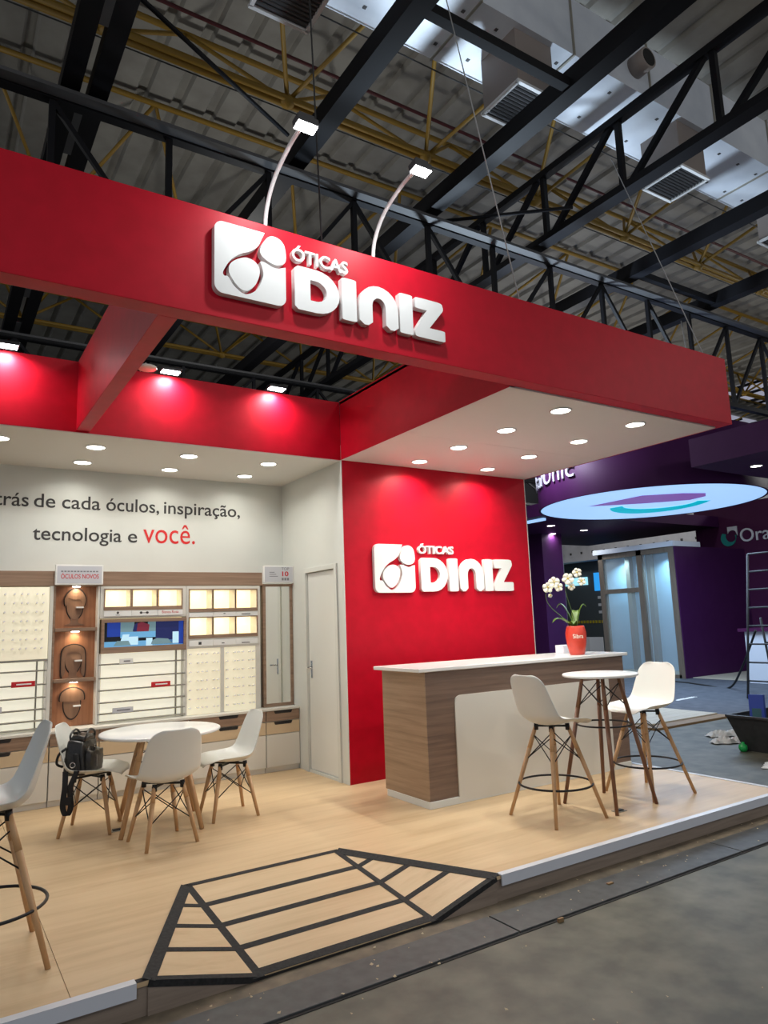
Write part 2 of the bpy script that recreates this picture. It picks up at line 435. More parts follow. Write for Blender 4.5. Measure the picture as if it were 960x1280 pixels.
# ---- recessed downlights
def downlight(x, y, z, label, group, energy=26, col=(1.0, .97, .885), r=.075, ltype=True, spread=2.6):
    t = thing('downlight', label, 'downlight', (x, y, z), group)
    MB().lathe([(r+.014, 0), (r+.014, -.006), (r+.002, -.010), (r, -.004), (r, 0)], (x, y, z), 28, False).build('rim', 'white_gloss', t)
    MB().lathe([(0, -.003), (r, -.003), (r, 0), (0, 0)], (x, y, z), 28).build('lens', 'lamp_on', t)
    lamp('AREA', 'downlight_beam', (x, y, z-.013), energy, col, r*1.8, (x, y, 0), t, spread)
nth = ['first', 'second', 'third', 'fourth']
for j, x in enumerate((4.18, 5.10)):
    for i, y in enumerate((3.80, 4.44, 5.11, 5.755)):
        side = 'inner' if j == 0 else 'outer'
        downlight(x, y, ZB-.012, '%s downlight from the fascia in the %s row above the counter' % (nth[i], side), 'downlights over the counter', 30 if j == 0 else 24)
for i, x in enumerate((.40, 1.153, 1.985, 2.795)):
    for j, y in enumerate((6.44, 7.085)):
        if i == 0 and j == 1: continue
        side = 'front' if j == 0 else 'rear'
        downlight(x, y, ZS-.006, '%s downlight from the white door wall, %s row above the slogan' % (nth[3-i], side), 'downlights over the display wall', 16 if j == 0 else 7)

# ---- floodlights on the back band
def bandflood(x, label, on=True):
    t = thing('floodlight', label, 'floodlight', (x, YR, 3.886), 'floodlights on the red back band')
    MB().sweep([(x, YR+.03, 3.886), (x, YR+.03, 3.93), (x, YR-.05, 3.95), (x, 5.93, 3.93)], .008, 8).build('bracket', 'black_metal', t)
    MB().box(x-.085, x+.085, 5.88, 5.98, 3.885, 3.915).build('housing', 'black_metal', t, .006)
    MB().box(x-.075, x+.075, 5.888, 5.972, 3.876, 3.886).build('lens', 'flood_on', t, .003)
    lamp('AREA', 'flood_beam', (x, 5.93, 3.868), 20, (1, .97, .93), .12, (x, 6.02, 3.4), t, 2.7)
bandflood(.39, 'small lit floodlight on the back band, left of the cross beam')
bandflood(1.66, 'small lit floodlight on the back band, just right of the cross beam')
bandflood(2.665, 'small lit floodlight on the back band, nearest the return panel')
t = thing('round_spotlight', 'unlit round white spotlight disc hanging beside the red cross beam', 'spotlight', (1.43, 5.85, 3.86))
MB().lathe([(.0, 0), (.075, .0), (.082, .008), (.078, .02), (.03, .03), (.0, .03)], (1.43, 5.82, 3.835), 28).build('disc', 'white_plastic', t)
MB().sweep([(1.43, 5.82, 3.86), (1.43, 5.86, 3.90), (1.43, 6.0, 3.92), (1.43, 6.06, 3.88)], .006, 6).build('arm', 'white_plastic', t)

# ---- curved arm lamps above the big sign
def armlamp(x, label):
    t = thing('arm_lamp', label, 'lamp', (x, 3.5, 3.7), 'arm lamps over the fascia sign')
    pts = catmull([(x, 3.575, 3.70), (x, 3.575, 3.95), (x, 3.54, 4.10), (x, 3.42, 4.22), (x, 3.22, 4.29), (x, 3.08, 4.305)], 8)
    MB().sweep(pts, .0125, 10).build('arm', 'white_gloss', t)
    MB().box(x-.03, x+.03, 3.559, 3.60, 3.68, 3.76).build('clamp', 'chrome', t)
    M = Matrix.Translation((x, 3.02, 4.28)) @ Matrix.Rotation(-.12, 4, 'X')
    h = MB().box(-.062, .062, -.036, .036, -.012, .03).box(-.045, .045, -.026, .026, .03, .055); hm = h.build('head', 'grey_steel', t, .004); hm.data.transform(M)
    l = MB().box(-.056, .056, -.031, .031, -.018, -.012).build('lens', 'flood_on', t); l.data.transform(M)
    lamp('AREA', 'arm_lamp_beam', (x, 3.02, 4.252), 34, (.95, .98, 1), .11, (x, 3.34, 3.6), t, 2.6)
armlamp(1.545, 'white curved arm lamp above the emblem end of the fascia sign')
armlamp(2.295, 'white curved arm lamp above the middle of the fascia sign letters')

# ================================================================== SIGNS
def logo_sign(label, loc, tile, z0, tx0, tx1, tH, ox0, ox1, oz, oh, y, depth, name='logo_sign'):
    t = thing(name, label, 'sign', loc)
    def place(me, nm, mt='sign_white', xx=0, zz=0):
        o = put_local(nm, me, frame((xx, y, zz), (1, 0, 0), (0, -1, 0)), mt, t)
        if nm != 'small_letter':
            b = o.modifiers.new('bevel', 'BEVEL'); b.width = .005; b.segments = 2; b.limit_method = 'ANGLE'; b.angle_limit = .9
        return o
    sc = lambda pts: [(p[0]*tile, p[1]*tile) for p in pts]
    inlet = catmull([(.70, 1.0, 0), (.655, .90, 0), (.60, .78, 0), (.50, .685, 0), (.36, .61, 0), (.24, .51, 0), (.165, .40, 0), (.115, .29, 0), (.135, .245, 0), (.185, .245, 0), (.27, .13, 0), (.42, .055, 0), (.58, .16, 0), (.67, .37, 0), (.655, .50, 0), (.63, .565, 0), (.69, .575, 0), (.85, .53, 0), (1.0, .575, 0)], 5)
    corner = lambda cx, cy, a0, a1, r=.12: [(cx+r*math.cos(a0+(a1-a0)*k/7), cy+r*math.sin(a0+(a1-a0)*k/7)) for k in range(8)]
    out = corner(.12, .88, PI, PI/2) + [(p.x, p.y) for p in inlet] + corner(.88, .12, 0, -PI/2) + corner(.12, .12, -PI/2, -PI)
    place(plate([sc(out)], depth, .004), 'emblem_tile', xx=loc[0], zz=z0)
    la = [(p.x, p.y) for p in catmull([(.28, .50, 0), (.43, .575, 0), (.57, .54, 0), (.625, .42, 0), (.56, .22, 0), (.43, .105, 0), (.31, .15, 0), (.205, .29, 0), (.205, .41, 0)], 6, True)]
    lb = [(p.x, p.y) for p in catmull([(.63, .72, 0), (.69, .88, 0), (.78, .975, 0), (.90, .975, 0), (.99, .88, 0), (1.0, .66, 0), (.87, .58, 0), (.71, .62, 0)], 6, True)]
    place(plate([sc(la)], depth*.98, .003), 'emblem_lens', xx=loc[0], zz=z0)
    place(plate([sc(lb)], depth*.98, .003), 'emblem_lens', xx=loc[0], zz=z0)
    W = tx1-tx0; H = tH
    def L(loops): place(plate([[(p[0]*W, p[1]*H) for p in lp] for lp in loops], depth, .004), 'letter', xx=tx0, zz=z0+.008)
    def ell(cx, cy, rx, ry, a0, a1, n=12): return [(cx+rx*math.cos(a0+(a1-a0)*k/n), cy+ry*math.sin(a0+(a1-a0)*k/n)) for k in range(n+1)]
    sw = .093; vh = .31
    # D
    o_ = [(.02, 0), (.13, 0)] + ell(.13, .5, .142, .5, -PI/2, PI/2) + [(.02, 1), (0, .93), (0, .07)]
    i_ = [(sw, vh*.85), (.125, vh*.85)] + ell(.125, .5, .068, .5-vh*.85, -PI/2, PI/2) + [(sw, 1-vh*.85)]
    L([o_, i_])
    def I(x): return [round_poly([(x, 0), (x+sw, 0), (x+sw, 1), (x, 1)], .03)]
    L(I(.288)); L(I(.672))
    # arch shaped n
    o_ = round_poly([(.405, .0), (.405+sw, .0)], 0) ; cx = .53; ro = .131
    sw = .086
    arch = [(cx-ro+.03, 0), (cx-ro+sw-.03, 0), (cx-ro+sw, .09)] + ell(cx, .50, ro-sw, .21, PI, 0) + [(cx+ro-sw, .09), (cx+ro-sw+.03, 0), (cx+ro-.03, 0), (cx+ro, .09)] + ell(cx, .50, ro, .5, 0, PI) + [(cx-ro, .09)]
    L([arch])
    zx = .785
    L([round_poly([(zx, 1), (.985, 1), (.995, .82), (.885, .28), (1.0, .28), (1.0, 0), (zx-.005, 0), (zx-.005, .16), (.87, .72), (zx, .72)], [.03, .05, .05, .0, .03, .03, .04, .04, 0, .03])])
    # OTICAS
    me = text_mesh('ÓTICAS', depth*.8, ox0, ox1, oh, bold=.02, cap='T')
    bm = bmesh.new(); bm.from_mesh(me)     # split into letters
    bm.verts.ensure_lookup_table(); seen = set(); isl = []
    for v in bm.verts:
        if v.index in seen: continue
        st = [v]; comp = []
        seen.add(v.index)
        while st:
            q = st.pop(); comp.append(q.index)
            for e in q.link_edges:
                r = e.other_vert(q)
                if r.index not in seen: seen.add(r.index); st.append(r)
        isl.append((min(bm.verts[i].co.x for i in comp), max(bm.verts[i].co.x for i in comp), comp))
    isl.sort()
    groups = []
    for a, b, comp in isl:
        if groups and a < groups[-1][1] - .3*(b-a): groups[-1][1] = max(groups[-1][1], b); groups[-1][2] += comp
        else: groups.append([a, b, list(comp)])
    for a, b, comp in groups:
        idx = {v: k for k, v in enumerate(comp)}
        fs = [[idx[v.index] for v in f.verts] for f in bm.faces if f.verts[0].index in idx]
        m2 = bpy.data.meshes.new('small_letter'); m2.from_pydata([bm.verts[i].co[:] for i in comp], [], fs)
        place(m2, 'small_letter', xx=0, zz=oz)
    bm.free(); bpy.data.meshes.remove(me)
    return t
logo_sign('large white raised emblem and letters mounted on the red front fascia', (1.175, 3.436, 3.42), .415, 3.415, 1.645, 2.715, .265, 1.635, 2.005, 3.722, .078, 3.436, .042)
logo_sign('smaller white raised emblem and letters mounted on the red wall behind the counter', (3.735, YR-.004, 1.945), .495, 1.945, 4.305, 5.60, .355, 4.29, 4.76, 2.355, .085, YR-.004, .04)

# ---- slogan on the white wall
sl = thing('wall_slogan', 'dark grey slogan lettering with one red word on the white back wall', 'lettering', (1.6, YBK, 2.5))
def atx(u): return u
words = [('de', .788, .978, 2.880), ('cada', 1.038, 1.397, 2.880), ('óculos,', 1.453, 1.985, 2.880), ('inspiração,', 2.036, 2.885, 2.880)]
put_local('word', text_mesh('trás', .003, 0, None, .134, cap='d', right=.742, bold=.008), frame((0, YBK, 2.880), (1, 0, 0), (0, -1, 0)), 'dark_print', sl)
for wd, a, b, z in words:
    put_local('word', text_mesh(wd, .003, a, b, .134, cap='d', bold=.008), frame((0, YBK, z), (1, 0, 0), (0, -1, 0)), 'dark_print', sl)
put_local('word', text_mesh('tecnologia', .003, .787, 1.610, .134, cap='d', bold=.008), frame((0, YBK, 2.560), (1, 0, 0), (0, -1, 0)), 'dark_print', sl)
put_local('word', text_mesh('e', .003, 1.672, 1.765, .134, cap='d', bold=.008), frame((0, YBK, 2.560), (1, 0, 0), (0, -1, 0)), 'dark_print', sl)
put_local('word', text_mesh('você.', .003, 1.826, 2.372, .142, cap='v', bold=.0), frame((0, YBK, 2.560), (1, 0, 0), (0, -1, 0)), 'slogan_red', sl)['label'] = 'red word'

# ================================================================== DISPLAY WALL
YC, YU = 7.08, 7.22            # fronts of base and upper units
def base_unit(x0, x1, label):
    t = thing('base_cabinet', label, 'cabinet', ((x0+x1)/2, 7.27, P), 'base cabinets under the display wall')
    g = .003
    B('body', 'unit_white', t, x0+.001, x1-.001, YC+.018, YBK-.005, P+.05, .772)
    B('plinth', 'unit_white', t, x0+.001, x1-.001, YC+.03, YBK-.01, P, P+.05)
    xm = (x0+x1)/2
    for z0, z1, mt in ((.665, .770, 'unit_wood'), (.535, .658, 'beige')):
        dr = B('drawer', mt, t, x0+g, x1-g, YC, YC+.018, z0, z1, .002)
        MB().prism(round_poly([(xm-.105, z1), (xm+.105, z1), (xm+.095, z1-.03), (xm-.095, z1-.03)], [0, 0, .012, .012]) and [(p[0], YC-.0015, p[1]) for p in round_poly([(xm-.105, z1), (xm+.105, z1), (xm+.095, z1-.03), (xm-.095, z1-.03)], [0, 0, .012, .012])], (0, 0, 0), (0, .004, 0)).build('finger_notch', 'notch', dr)
    B('door', 'unit_white', t, x0+g, x1-g, YC, YC+.018, P+.055, .528, .002)
    return t
base_unit(.14, .948, 'wide base cabinet below the rail rack at the left picture edge')
base_unit(.952, 1.368, 'narrow base cabinet below the wooden head niche column')
base_unit(1.372, 2.198, 'wide base cabinet behind the round table, below the screen')
base_unit(2.202, 3.013, 'wide base cabinet below the two right peg panels')
base_unit(3.017, XW-.004, 'narrow base cabinet below the mirror beside the white door')
wt = B('worktop', 'unit_white', None, .10, XW-.003, YC-.008, YBK-.003, .774, .796, .002)
tag(wt, 'long thin cream worktop running over the base cabinets', 'worktop')
hb = B('header_board', 'unit_wood', None, .10, 3.046, YU+.004, YBK-.003, 2.098, 2.238, .002)
tag(hb, 'horizontal brown wooden header board above the display units', 'board')
def pegs(parent, x0, x1, z0, z1, fx, nz, yy, long=False):
    b = MB()
    for k in range(nz):
        z = z0+(z1-z0)*(k+.5)/nz
        for f, dark in fx:
            x = x0+(x1-x0)*f
            b.tube((x, yy, z), (x, yy-.05, z+.004), .0075, .0065, 6)
            b.tube((x, yy-.05, z+.004), (x, yy-.056, z+.004), .011, .011, 6)
    o = b.build('peg_set', 'peg', parent); o['kind'] = 'stuff'; return o
def rack(t, x0, x1, z0, z1, rails):
    B('back_panel', 'lit_rack', t, x0, x1, YU+.10, YU+.115, z0, z1)
    for x in (x0, x1-.02): B('side_post', 'unit_white', t, x-(.0), x+.02, YU, YU+.10, z0, z1)
    B('upright', 'rail', t, x1-.085, x1-.072, YU+.06, YU+.085, z0, z1)
    for z in rails:
        MB().box(x0, x1, YU+.0, YU+.045, z-.007, z+.007).build('rail', 'rail', t, .002)
# left unit
t = thing('display_rack', 'lit display unit with square peg panel over rails at the left picture edge', 'display rack', (.55, YU, .8))
B('side_panel', 'unit_white', t, .93, .96, YU, YBK-.004, .798, 2.096)
pp = B('peg_panel', 'lit_panel', t, .14, .925, YU-.005, YU+.02, 1.432, 2.088, .003)
cols6 = [(.05, 0), (.245, 0), (.37, 0), (.51, 0), (.70, 0), (.83, 0)]
pegs(pp, .50, .94, 1.49, 2.06, [(.13, 0), (.30, 1), (.44, 0), (.55, 0), (.72, 1), (.84, 0)], 7, YU-.005)
B('panel_edge', 'rail', t, .14, .93, YU-.008, YU+.03, 1.412, 1.430)
rack(t, .14, .928, .80, 1.41, (1.328, 1.205, 1.09, .985, .885, .815))
# head niche column
t = thing('head_niche_column', 'tall wooden niche column with three carved head silhouettes and shelves', 'display column', (1.16, YU, .8))
B('back_board', 'column_wood', t, .962, 1.372, YU+.10, YU+.12, .798, 2.096)
for x in (.962, 1.352): B('side_board', 'unit_wood' if x < 1 else 'unit_white', t, x, x+.018, YU, YU+.10, .798, 2.096)
for z in (1.672, 1.205): B('shelf', 'unit_wood', t, .982, 1.35, YU-.01, YU+.10, z, z+.032, .002)
yy = YU+.10
def sil(pts, mt, nm, d, parent, cx, cz, sc, n=5):
    L = [(p.x, p.y) for p in catmull([(q[0], q[1], 0) for q in pts], n, True)]
    return put_local(nm, plate([[(x*sc, z*sc) for x, z in L]], d, 0), frame((cx, yy, cz), (1, 0, 0), (0, -1, 0)), mt, parent)
FACE = [(-.30, .20), (-.28, -.15), (-.16, -.40), (0, -.50), (.16, -.40), (.28, -.15), (.30, .20), (.2, .40), (0, .45), (-.2, .40)]
NECK = [(-.14, -.35), (.14, -.35), (.15, -.62), (.36, -.72), (-.36, -.72), (-.15, -.62)]
H1 = [(-.36, .05), (-.38, .35), (-.22, .62), (.02, .74), (.26, .62), (.40, .32), (.34, .02), (.27, .12), (.20, .32), (-.02, .30), (-.24, .38), (-.28, .15)]
H2 = [(-.42, -.60), (-.44, .1), (-.36, .48), (0, .62), (.36, .48), (.44, .1), (.42, -.60), (.30, -.45), (.31, .15), (.1, .34), (-.2, .30), (-.31, .05), (-.30, -.45)]
H3 = [(-.44, .20), (-.40, .48), (-.2, .64), (0, .68), (.2, .64), (.40, .48), (.44, .20), (.30, .18), (0, .14), (-.30, .18)]
for cz, hair, nm in ((1.90, H1, 'short hair'), (1.40, H2, 'long hair'), (.985, H3, 'fringe')):
    sil([(x*1.13, z*1.10-.01) for x, z in FACE], 'dark_line', 'outline', .003, t, 1.162, cz, .235)
    hd = sil(FACE, 'head_wood', 'head_cutout', .009, t, 1.162, cz, .235)
    sil([(x*1.10, z*1.08-.005) for x, z in hair], 'dark_line', 'outline', .010, t, 1.162, cz, .235)
    sil(hair, 'head_wood', 'hair_cutout', .014, hd, 1.162, cz, .235)
    if hair is not H3: sil(NECK, 'head_wood', 'neck_cutout', .006, hd, 1.162, cz, .235)
    MB().box(1.17, 1.235, yy-.045, yy, cz-.01, cz+.004).build('glasses_rest', 'white_gloss', t)
for z in (2.096, 1.672, 1.205):
    dl = MB().lathe([(0, 0), (.035, 0), (.035, -.006), (0, -.006)], (1.165, YU+.05, z), 20).build('puck_light', 'lamp_on', t)
    lamp('AREA', 'puck_beam', (1.165, YU+.05, z-.012), .9, (1, .80, .55), .06, (1.165, YU+.06, 0), t, 2.4)
# middle unit: niches, screen, rack
def niche_grid(name, label, cells, x0, x1, z0, z1, frames):
    t = thing(name, label, 'display unit', ((x0+x1)/2, YU, z0))
    B('back_panel', 'lit_niche', t, x0, x1, YU+.17, YU+.18, z0, z1)
    zz = sorted({c[2] for c in cells} | {c[3] for c in cells}); 
    b = MB()
    rows = sorted({(c[2], c[3]) for c in cells})
    prev = z0
    for (a, c) in rows:
        b.box(x0, x1, YU, YU+.17, prev, a); prev = c
    b.box(x0, x1, YU, YU+.17, prev, z1)
    for (a, c) in rows:
        px = x0
        for (cx0, cx1, cz0, cz1) in [q for q in cells if (q[2], q[3]) == (a, c)]:
            b.box(px, cx0, YU, YU+.17, a, c); px = cx1
        b.box(px, x1, YU, YU+.17, a, c)
    b.build('carcass', 'unit_white', t)
    for (cx0, cx1, cz0, cz1) in cells:
        MB().box(cx0-.012, cx1+.012, YU-.008, YU, cz0-.035, cz0).box(cx0-.012, cx0, YU-.008, YU, cz0, cz1).box(cx1, cx1+.012, YU-.008, YU, cz0, cz1).box(cx0-.012, cx1+.012, YU-.008, YU, cz1, cz1+.012).build('niche_frame', 'unit_wood', t)
        lamp('AREA', 'niche_light', ((cx0+cx1)/2, YU+.09, cz1-.006), .5, (1, .82, .52), .1, ((cx0+cx1)/2, YU+.11, cz0), t)
    return t
cells = [(1.417, 1.652, 1.895, 2.058), (1.676, 1.905, 1.895, 2.058), (1.929, 2.157, 1.895, 2.058)]
t = niche_grid('niche_row', 'row of three warmly lit niches above the screen', cells, 1.374, 2.206, 1.785, 2.094, True)
for (a, b_, c, d) in cells: B('label_strip', 'sign_white', t, a-.01, b_+.01, YU-.012, YU, 1.803, 1.855)
F = lambda x, z, yq: frame((x, yq, z), (1, 0, 0), (0, -1, 0))
put_local('print_mark', plate([[(.012*math.cos(k), .012*math.sin(k)) for k in [i*PI/6 for i in range(12)]]], .001), F(1.535, 1.836, YU-.012), 'dark_print', t)
B('print_mark', 'grey_print', t, 1.515, 1.555, YU-.013, YU-.012, 1.812, 1.816)
for x in (1.755, 1.815): put_local('print_mark', plate([[(.014*math.cos(k), .012*math.sin(k)) for k in [i*PI/6 for i in range(12)]]], .001), F(x, 1.832, YU-.012), 'dark_print', t)
B('print_mark', 'dark_print', t, 1.77, 1.80, YU-.013, YU-.012, 1.830, 1.834)
put_local('print_mark', text_mesh('Bianca Rosa', .001, 1.96, 2.125, .026), F(0, 1.822, YU-.012), 'red_print', t)
t = thing('screen', 'wide screen in a brown wooden frame with a painted reflection of a blue stand', 'screen', (1.79, YU, 1.46))
MB().box(1.386, 2.204, YU-.03, YU+.06, 1.45, 1.508).box(1.386, 2.204, YU-.03, YU+.06, 1.742, 1.775).box(1.386, 1.412, YU-.03, YU+.06, 1.508, 1.742).box(2.178, 2.204, YU-.03, YU+.06, 1.508, 1.742).build('frame', 'unit_wood', t)
scp = B('display', 'screen_black', t, 1.412, 2.178, YU+.0, YU+.03, 1.508, 1.742)
def refl(mt, pts, k):
    put_local('painted_reflection', plate([[(1.412+.766*x, 1.508+.234*z) for x, z in pts]], .0006*k), F(0, 0, YU), mt, scp)  # glowing colour shapes paint the opposite stand's reflection on the dark glass
R4 = lambda a, b, c, d: [(a, c), (b, c), (b, d), (a, d)]
refl('refl_sky', R4(0, 1, 0, .22), 1); refl('refl_blue', R4(.04, .2, .42, 1), 1); refl('refl_navy', R4(.64, 1, .04, 1), 1)
refl('refl_grey', R4(.2, .37, .55, 1), 1); refl('refl_sky', R4(.2, .64, .35, .6), 2); refl('refl_white', R4(.28, .42, .06, .4), 3); refl('refl_white', R4(.52, .6, .0, .32), 3)
refl('refl_white', [(.20, .18), (.29, .18), (.31, .5), (.23, .5)], 4); refl('refl_grey', [(.12, .05), (.33, .05), (.30, .24), (.16, .24)], 5)
refl('refl_grey', [(.58, .05), (.86, .05), (.80, .26), (.66, .3), (.60, .22)], 5); refl('refl_white', R4(.86, .94, .06, .55), 4); refl('refl_blue', R4(.94, 1, .02, 1), 4)
refl('refl_red', [(.36, .6), (.55, .6), (.56, .88), (.46, 1), (.38, .9)], 5); refl('refl_grey', R4(.54, .64, .6, 1), 2); refl('refl_navy', [(.35, .62), (.40, .6), (.41, .98), (.37, .9)], 6)
t = thing('rail_rack', 'lit white rack of thin horizontal rails below the screen', 'display rack', (1.79, YU, .8))
rack(t, 1.374, 2.206, .80, 1.448, (1.346, 1.218, 1.104, .99, .888, .815))
# rail price tags
def rtag(x0, x1, z, mt, label):
    t = thing('rail_tag', label, 'tag', ((x0+x1)/2, YU, z))
    MB().box(x0, x1, YU-.012, YU-.002, z-.004, z+.045).box(x0, x1, YU-.004, YU-.0008, z-.006, z+.004).build('tag_plate', mt, t, .002)
    B('print_line', 'white_print' if mt == 'red_print' else 'grey_print', t, x0+.04, x1-.03, YU-.0135, YU-.012, z+.014, z+.026)
rtag(.64, .832, 1.198, 'red_print', 'red tag on the rail rack at the left picture edge')
rtag(1.865, 2.052, 1.108, 'red_print', 'red tag on the rails below the screen')
rtag(1.505, 1.698, .893, 'sign_grey', 'grey tag on the lower rail below the screen')
rtag(.36, .575, .99, 'sign_grey', 'grey tag cut by the left picture edge')
rtag(1.56, 1.69, 1.350, 'sign_white', 'white tag on the top rail below the screen')
# right unit
xs3 = [(2.245, 2.478), (2.497, 2.728), (2.746, 2.974)]
cells = [(a, b, z0, z1) for (z0, z1) in ((1.590, 1.765), (1.860, 2.052)) for a, b in xs3]
t = niche_grid('niche_grid', 'grid of six warmly lit niches beside the mirror', cells, 2.21, 3.016, 1.455, 2.094, True)
for z in (1.478, 1.775):
    for a, b in xs3: B('label_strip', 'sign_white', t, a-.008, b+.008, YU-.012, YU, z, z+.042 + (.0 if z > 1.6 else .016))
B('print_mark', 'dark_print', t, 2.335, 2.365, YU-.0135, YU-.012, 1.492, 1.520)
for x, z, wd in ((2.80, 1.49, .09), (2.80, 1.79, .10), (2.60, 1.80, .02), (2.58, 1.495, .03)): B('print_mark', 'dark_print', t, x, x+wd, YU-.0135, YU-.012, z, z+.008)
t = thing('peg_unit', 'pair of lit cream peg panels between the rail rack and the mirror', 'display rack', (2.6, YU, .8))
for a, b in ((2.208, 2.222), (2.572, 2.612), (2.962, 3.016)): B('side_post', 'unit_white', t, a, b, YU, YBK-.004, .798, 1.453)
for a, b in ((2.222, 2.572), (2.612, 2.962)):
    pp = B('peg_panel', 'lit_panel', t, a, b, YU+.01, YU+.03, .798, 1.453)
    pegs(pp, a, b, .82, 1.44, [(.07, 0), (.30, 0), (.42, 0), (.56, 0), (.78, 0), (.90, 0)], 7, YU+.01)
# mirror
t = thing('wall_mirror', 'tall narrow mirror in a brown wooden frame beside the white door', 'mirror', (3.22, YU, .8))
x0, x1 = 3.05, XW-.004
MB().box(x0, x0+.03, YU-.005, YU+.05, .80, 2.112).box(x1-.03, x1, YU-.005, YU+.05, .80, 2.112).box(x0+.03, x1-.03, YU-.005, YU+.05, .80, .832).box(x0+.03, x1-.03, YU-.005, YU+.05, 2.085, 2.112).build('frame', 'unit_wood', t)
B('mirror_glass', 'glass_mirror', t, x0+.03, x1-.03, YU+.005, YU+.02, .832, 2.085)
B('backing', 'unit_white', t, x0, x1, YU+.05, YBK-.004, .80, 2.1)
# header signs
t = thing('header_sign', 'grey header sign with red capitals above the head niche column', 'sign', (1.175, YU, 2.108))
B('sign_board', 'sign_white', t, .964, 1.386, YU-.045, YU+.003, 2.106, 2.296, .003); B('sign_face', 'sign_grey', t, .978, 1.372, YU-.047, YU-.045, 2.12, 2.282)
put_local('print', text_mesh('ÓCULOS NOVOS', .001, 1.01, 1.345, .042, bold=.012), F(0, 2.165, YU-.047), 'red_print', t)
for k in range(12): B('print', 'grey_print', t, 1.01+.028*k, 1.03+.028*k, YU-.048, YU-.047, 2.226, 2.238)
t = thing('header_sign', 'grey header sign with a red number above the mirror', 'sign', (3.23, YU, 2.12))
B('sign_board', 'sign_white', t, 3.045, XW-.004, YU-.045, YU-.006, 2.122, 2.312, .003); B('sign_face', 'sign_grey', t, 3.057, XW-.016, YU-.047, YU-.045, 2.134, 2.300)
put_local('print', text_mesh('TOP', .001, 3.255, 3.345, .03), F(0, 2.263, YU-.047), 'grey_print', t)
put_local('print', text_mesh('10', .001, 3.262, 3.338, .052, bold=.02), F(0, 2.198, YU-.047), 'red_print', t)
for k in range(3): B('print', 'grey_print', t, 3.255+.032*k, 3.279+.032*k, YU-.048, YU-.047, 2.150, 2.178)
for k in range(3): B('print', 'grey_print', t, 3.11, 3.17+.02*k, YU-.048, YU-.047, 2.235-.022*k, 2.242-.022*k)
t = thing('wall_socket', 'small white wall socket on the header edge', 'socket', (2.9, YBK, 2.28))

bpy.data.objects.remove(t)

# ================================================================== COUNTER
t = thing('reception_counter', 'long brown wood-grain reception counter with rounded white front panel and white top', 'counter', (4.7, 5.2, P))
CX0, CX1, CY0, CY1 = 3.475, 5.95, 4.845, 5.50
B('body', 'counter_wood', t, CX0, CX1, CY0, CY1, P+.055, 1.23, .003)
B('plinth', 'white_plastic', t, CX0-.012, CX1-.01, CY0-.012, CY1-.03, P, P+.055, .003)
B('end_panel', 'counter_end_wood', t, CX0-.006, CX0+.001, CY0+.001, CY1, P+.055, 1.229, .001)
pn = round_poly([(3.765, .168), (5.70, .168), (5.70, 1.018), (3.765, 1.018)], [0, 0, .0, .07])
put_local('front_panel', plate([pn], .012, .002), frame((0, CY0, 0), (1, 0, 0), (0, -1, 0)), 'unit_white', t)
B('worktop', 'white_gloss', t, CX0-.085, CX1+.05, CY0-.03, CY1+.02, 1.23, 1.262, .006)

# potted orchid
px, py, pz = 5.47, 5.00, 1.262
t = thing('potted_orchid', 'white orchid in a coral red ceramic pot on the counter', 'orchid', (px, py, pz))
pot = MB().lathe([(.0, 0), (.068, 0), (.076, .015), (.092, .09), (.102, .17), (.101, .22), (.090, .27), (.084, .285), (.078, .285), (.084, .262), (.085, .25), (.0, .25)], (px, py, pz), 40).build('pot', 'pot', t)
MB().lathe([(0, .253), (.083, .251), (0, .251)], (px, py, pz), 24).build('soil', 'moss', t)
# pot lettering bent round the pot, facing the aisle
me = text_mesh('Sibra', .003, -.052, .052, .04, bold=.01)
a0 = math.atan2(-py, -px) + .22
for v in me.vertices:
    x, z, d = v.co.x, v.co.y, v.co.z
    rr = .1005 + d; a = a0 + x/.1
    v.co = (px+rr*math.cos(a), py+rr*math.sin(a), pz+.165+z)
put('lettering', me, 'petal', pot)
def leafm(base, d, L, W, up, droop, name='leaf'):
    d = Vector(d).normalized(); sd = d.cross(Vector((0, 0, 1))).normalized(); n = 10; vs = []; fs = []
    for i in range(n+1):
        s = i/n; c = Vector(base)+d*L*s*(1-.15*s)+Vector((0, 0, up*L*math.sin(s*PI*.62)-droop*L*s*s*s))
        wd = W*math.sin(min(1, s*1.0)*PI*.93+.12)**.75 if 0 < s < 1 else .004
        for k in (-1, -.5, 0, .5, 1): vs.append(c+sd*wd*k+Vector((0, 0, .25*wd*abs(k))))
    for i in range(n):
        for k in range(4): fs.append((i*5+k, i*5+k+1, (i+1)*5+k+1, (i+1)*5+k))
    o = MB().add(vs, fs, True).build(name, 'leaf', t); so = o.modifiers.new('solid', 'SOLIDIFY'); so.thickness = .004; return o
rt = Vector((.84, -.54, 0)); ft = Vector((-.54, -.84, 0))
b0 = (px, py, pz+.255)
leafm(b0, -rt+ft*.3, .30, .035, .42, .15); leafm(b0, -rt*.8-ft*.3, .20, .05, 1.3, .15); leafm(b0, rt*.7+ft*.1, .14, .04, 1.7, .05)
leafm(b0, rt*.3-ft*.7, .20, .04, 1.0, .2); leafm(b0, -rt*.25+ft*.6, .13, .03, .7, .3)
base = Vector(b0)
def W(r, u, f=0): return base + rt*r + Vector((0, 0, u)) + ft*f
s1 = catmull([W(0, 0), W(-.10, .10), W(-.22, .22, -.03), W(-.27, .32, -.02), W(-.25, .42), W(-.20, .47, .02), W(-.26, .43, .05)], 8)
s2 = catmull([W(.01, 0), W(-.02, .16), W(-.06, .32), W(-.075, .45, .02), W(-.03, .54, .03), W(.04, .55, .04), (W(.10, .46, .05))], 8)
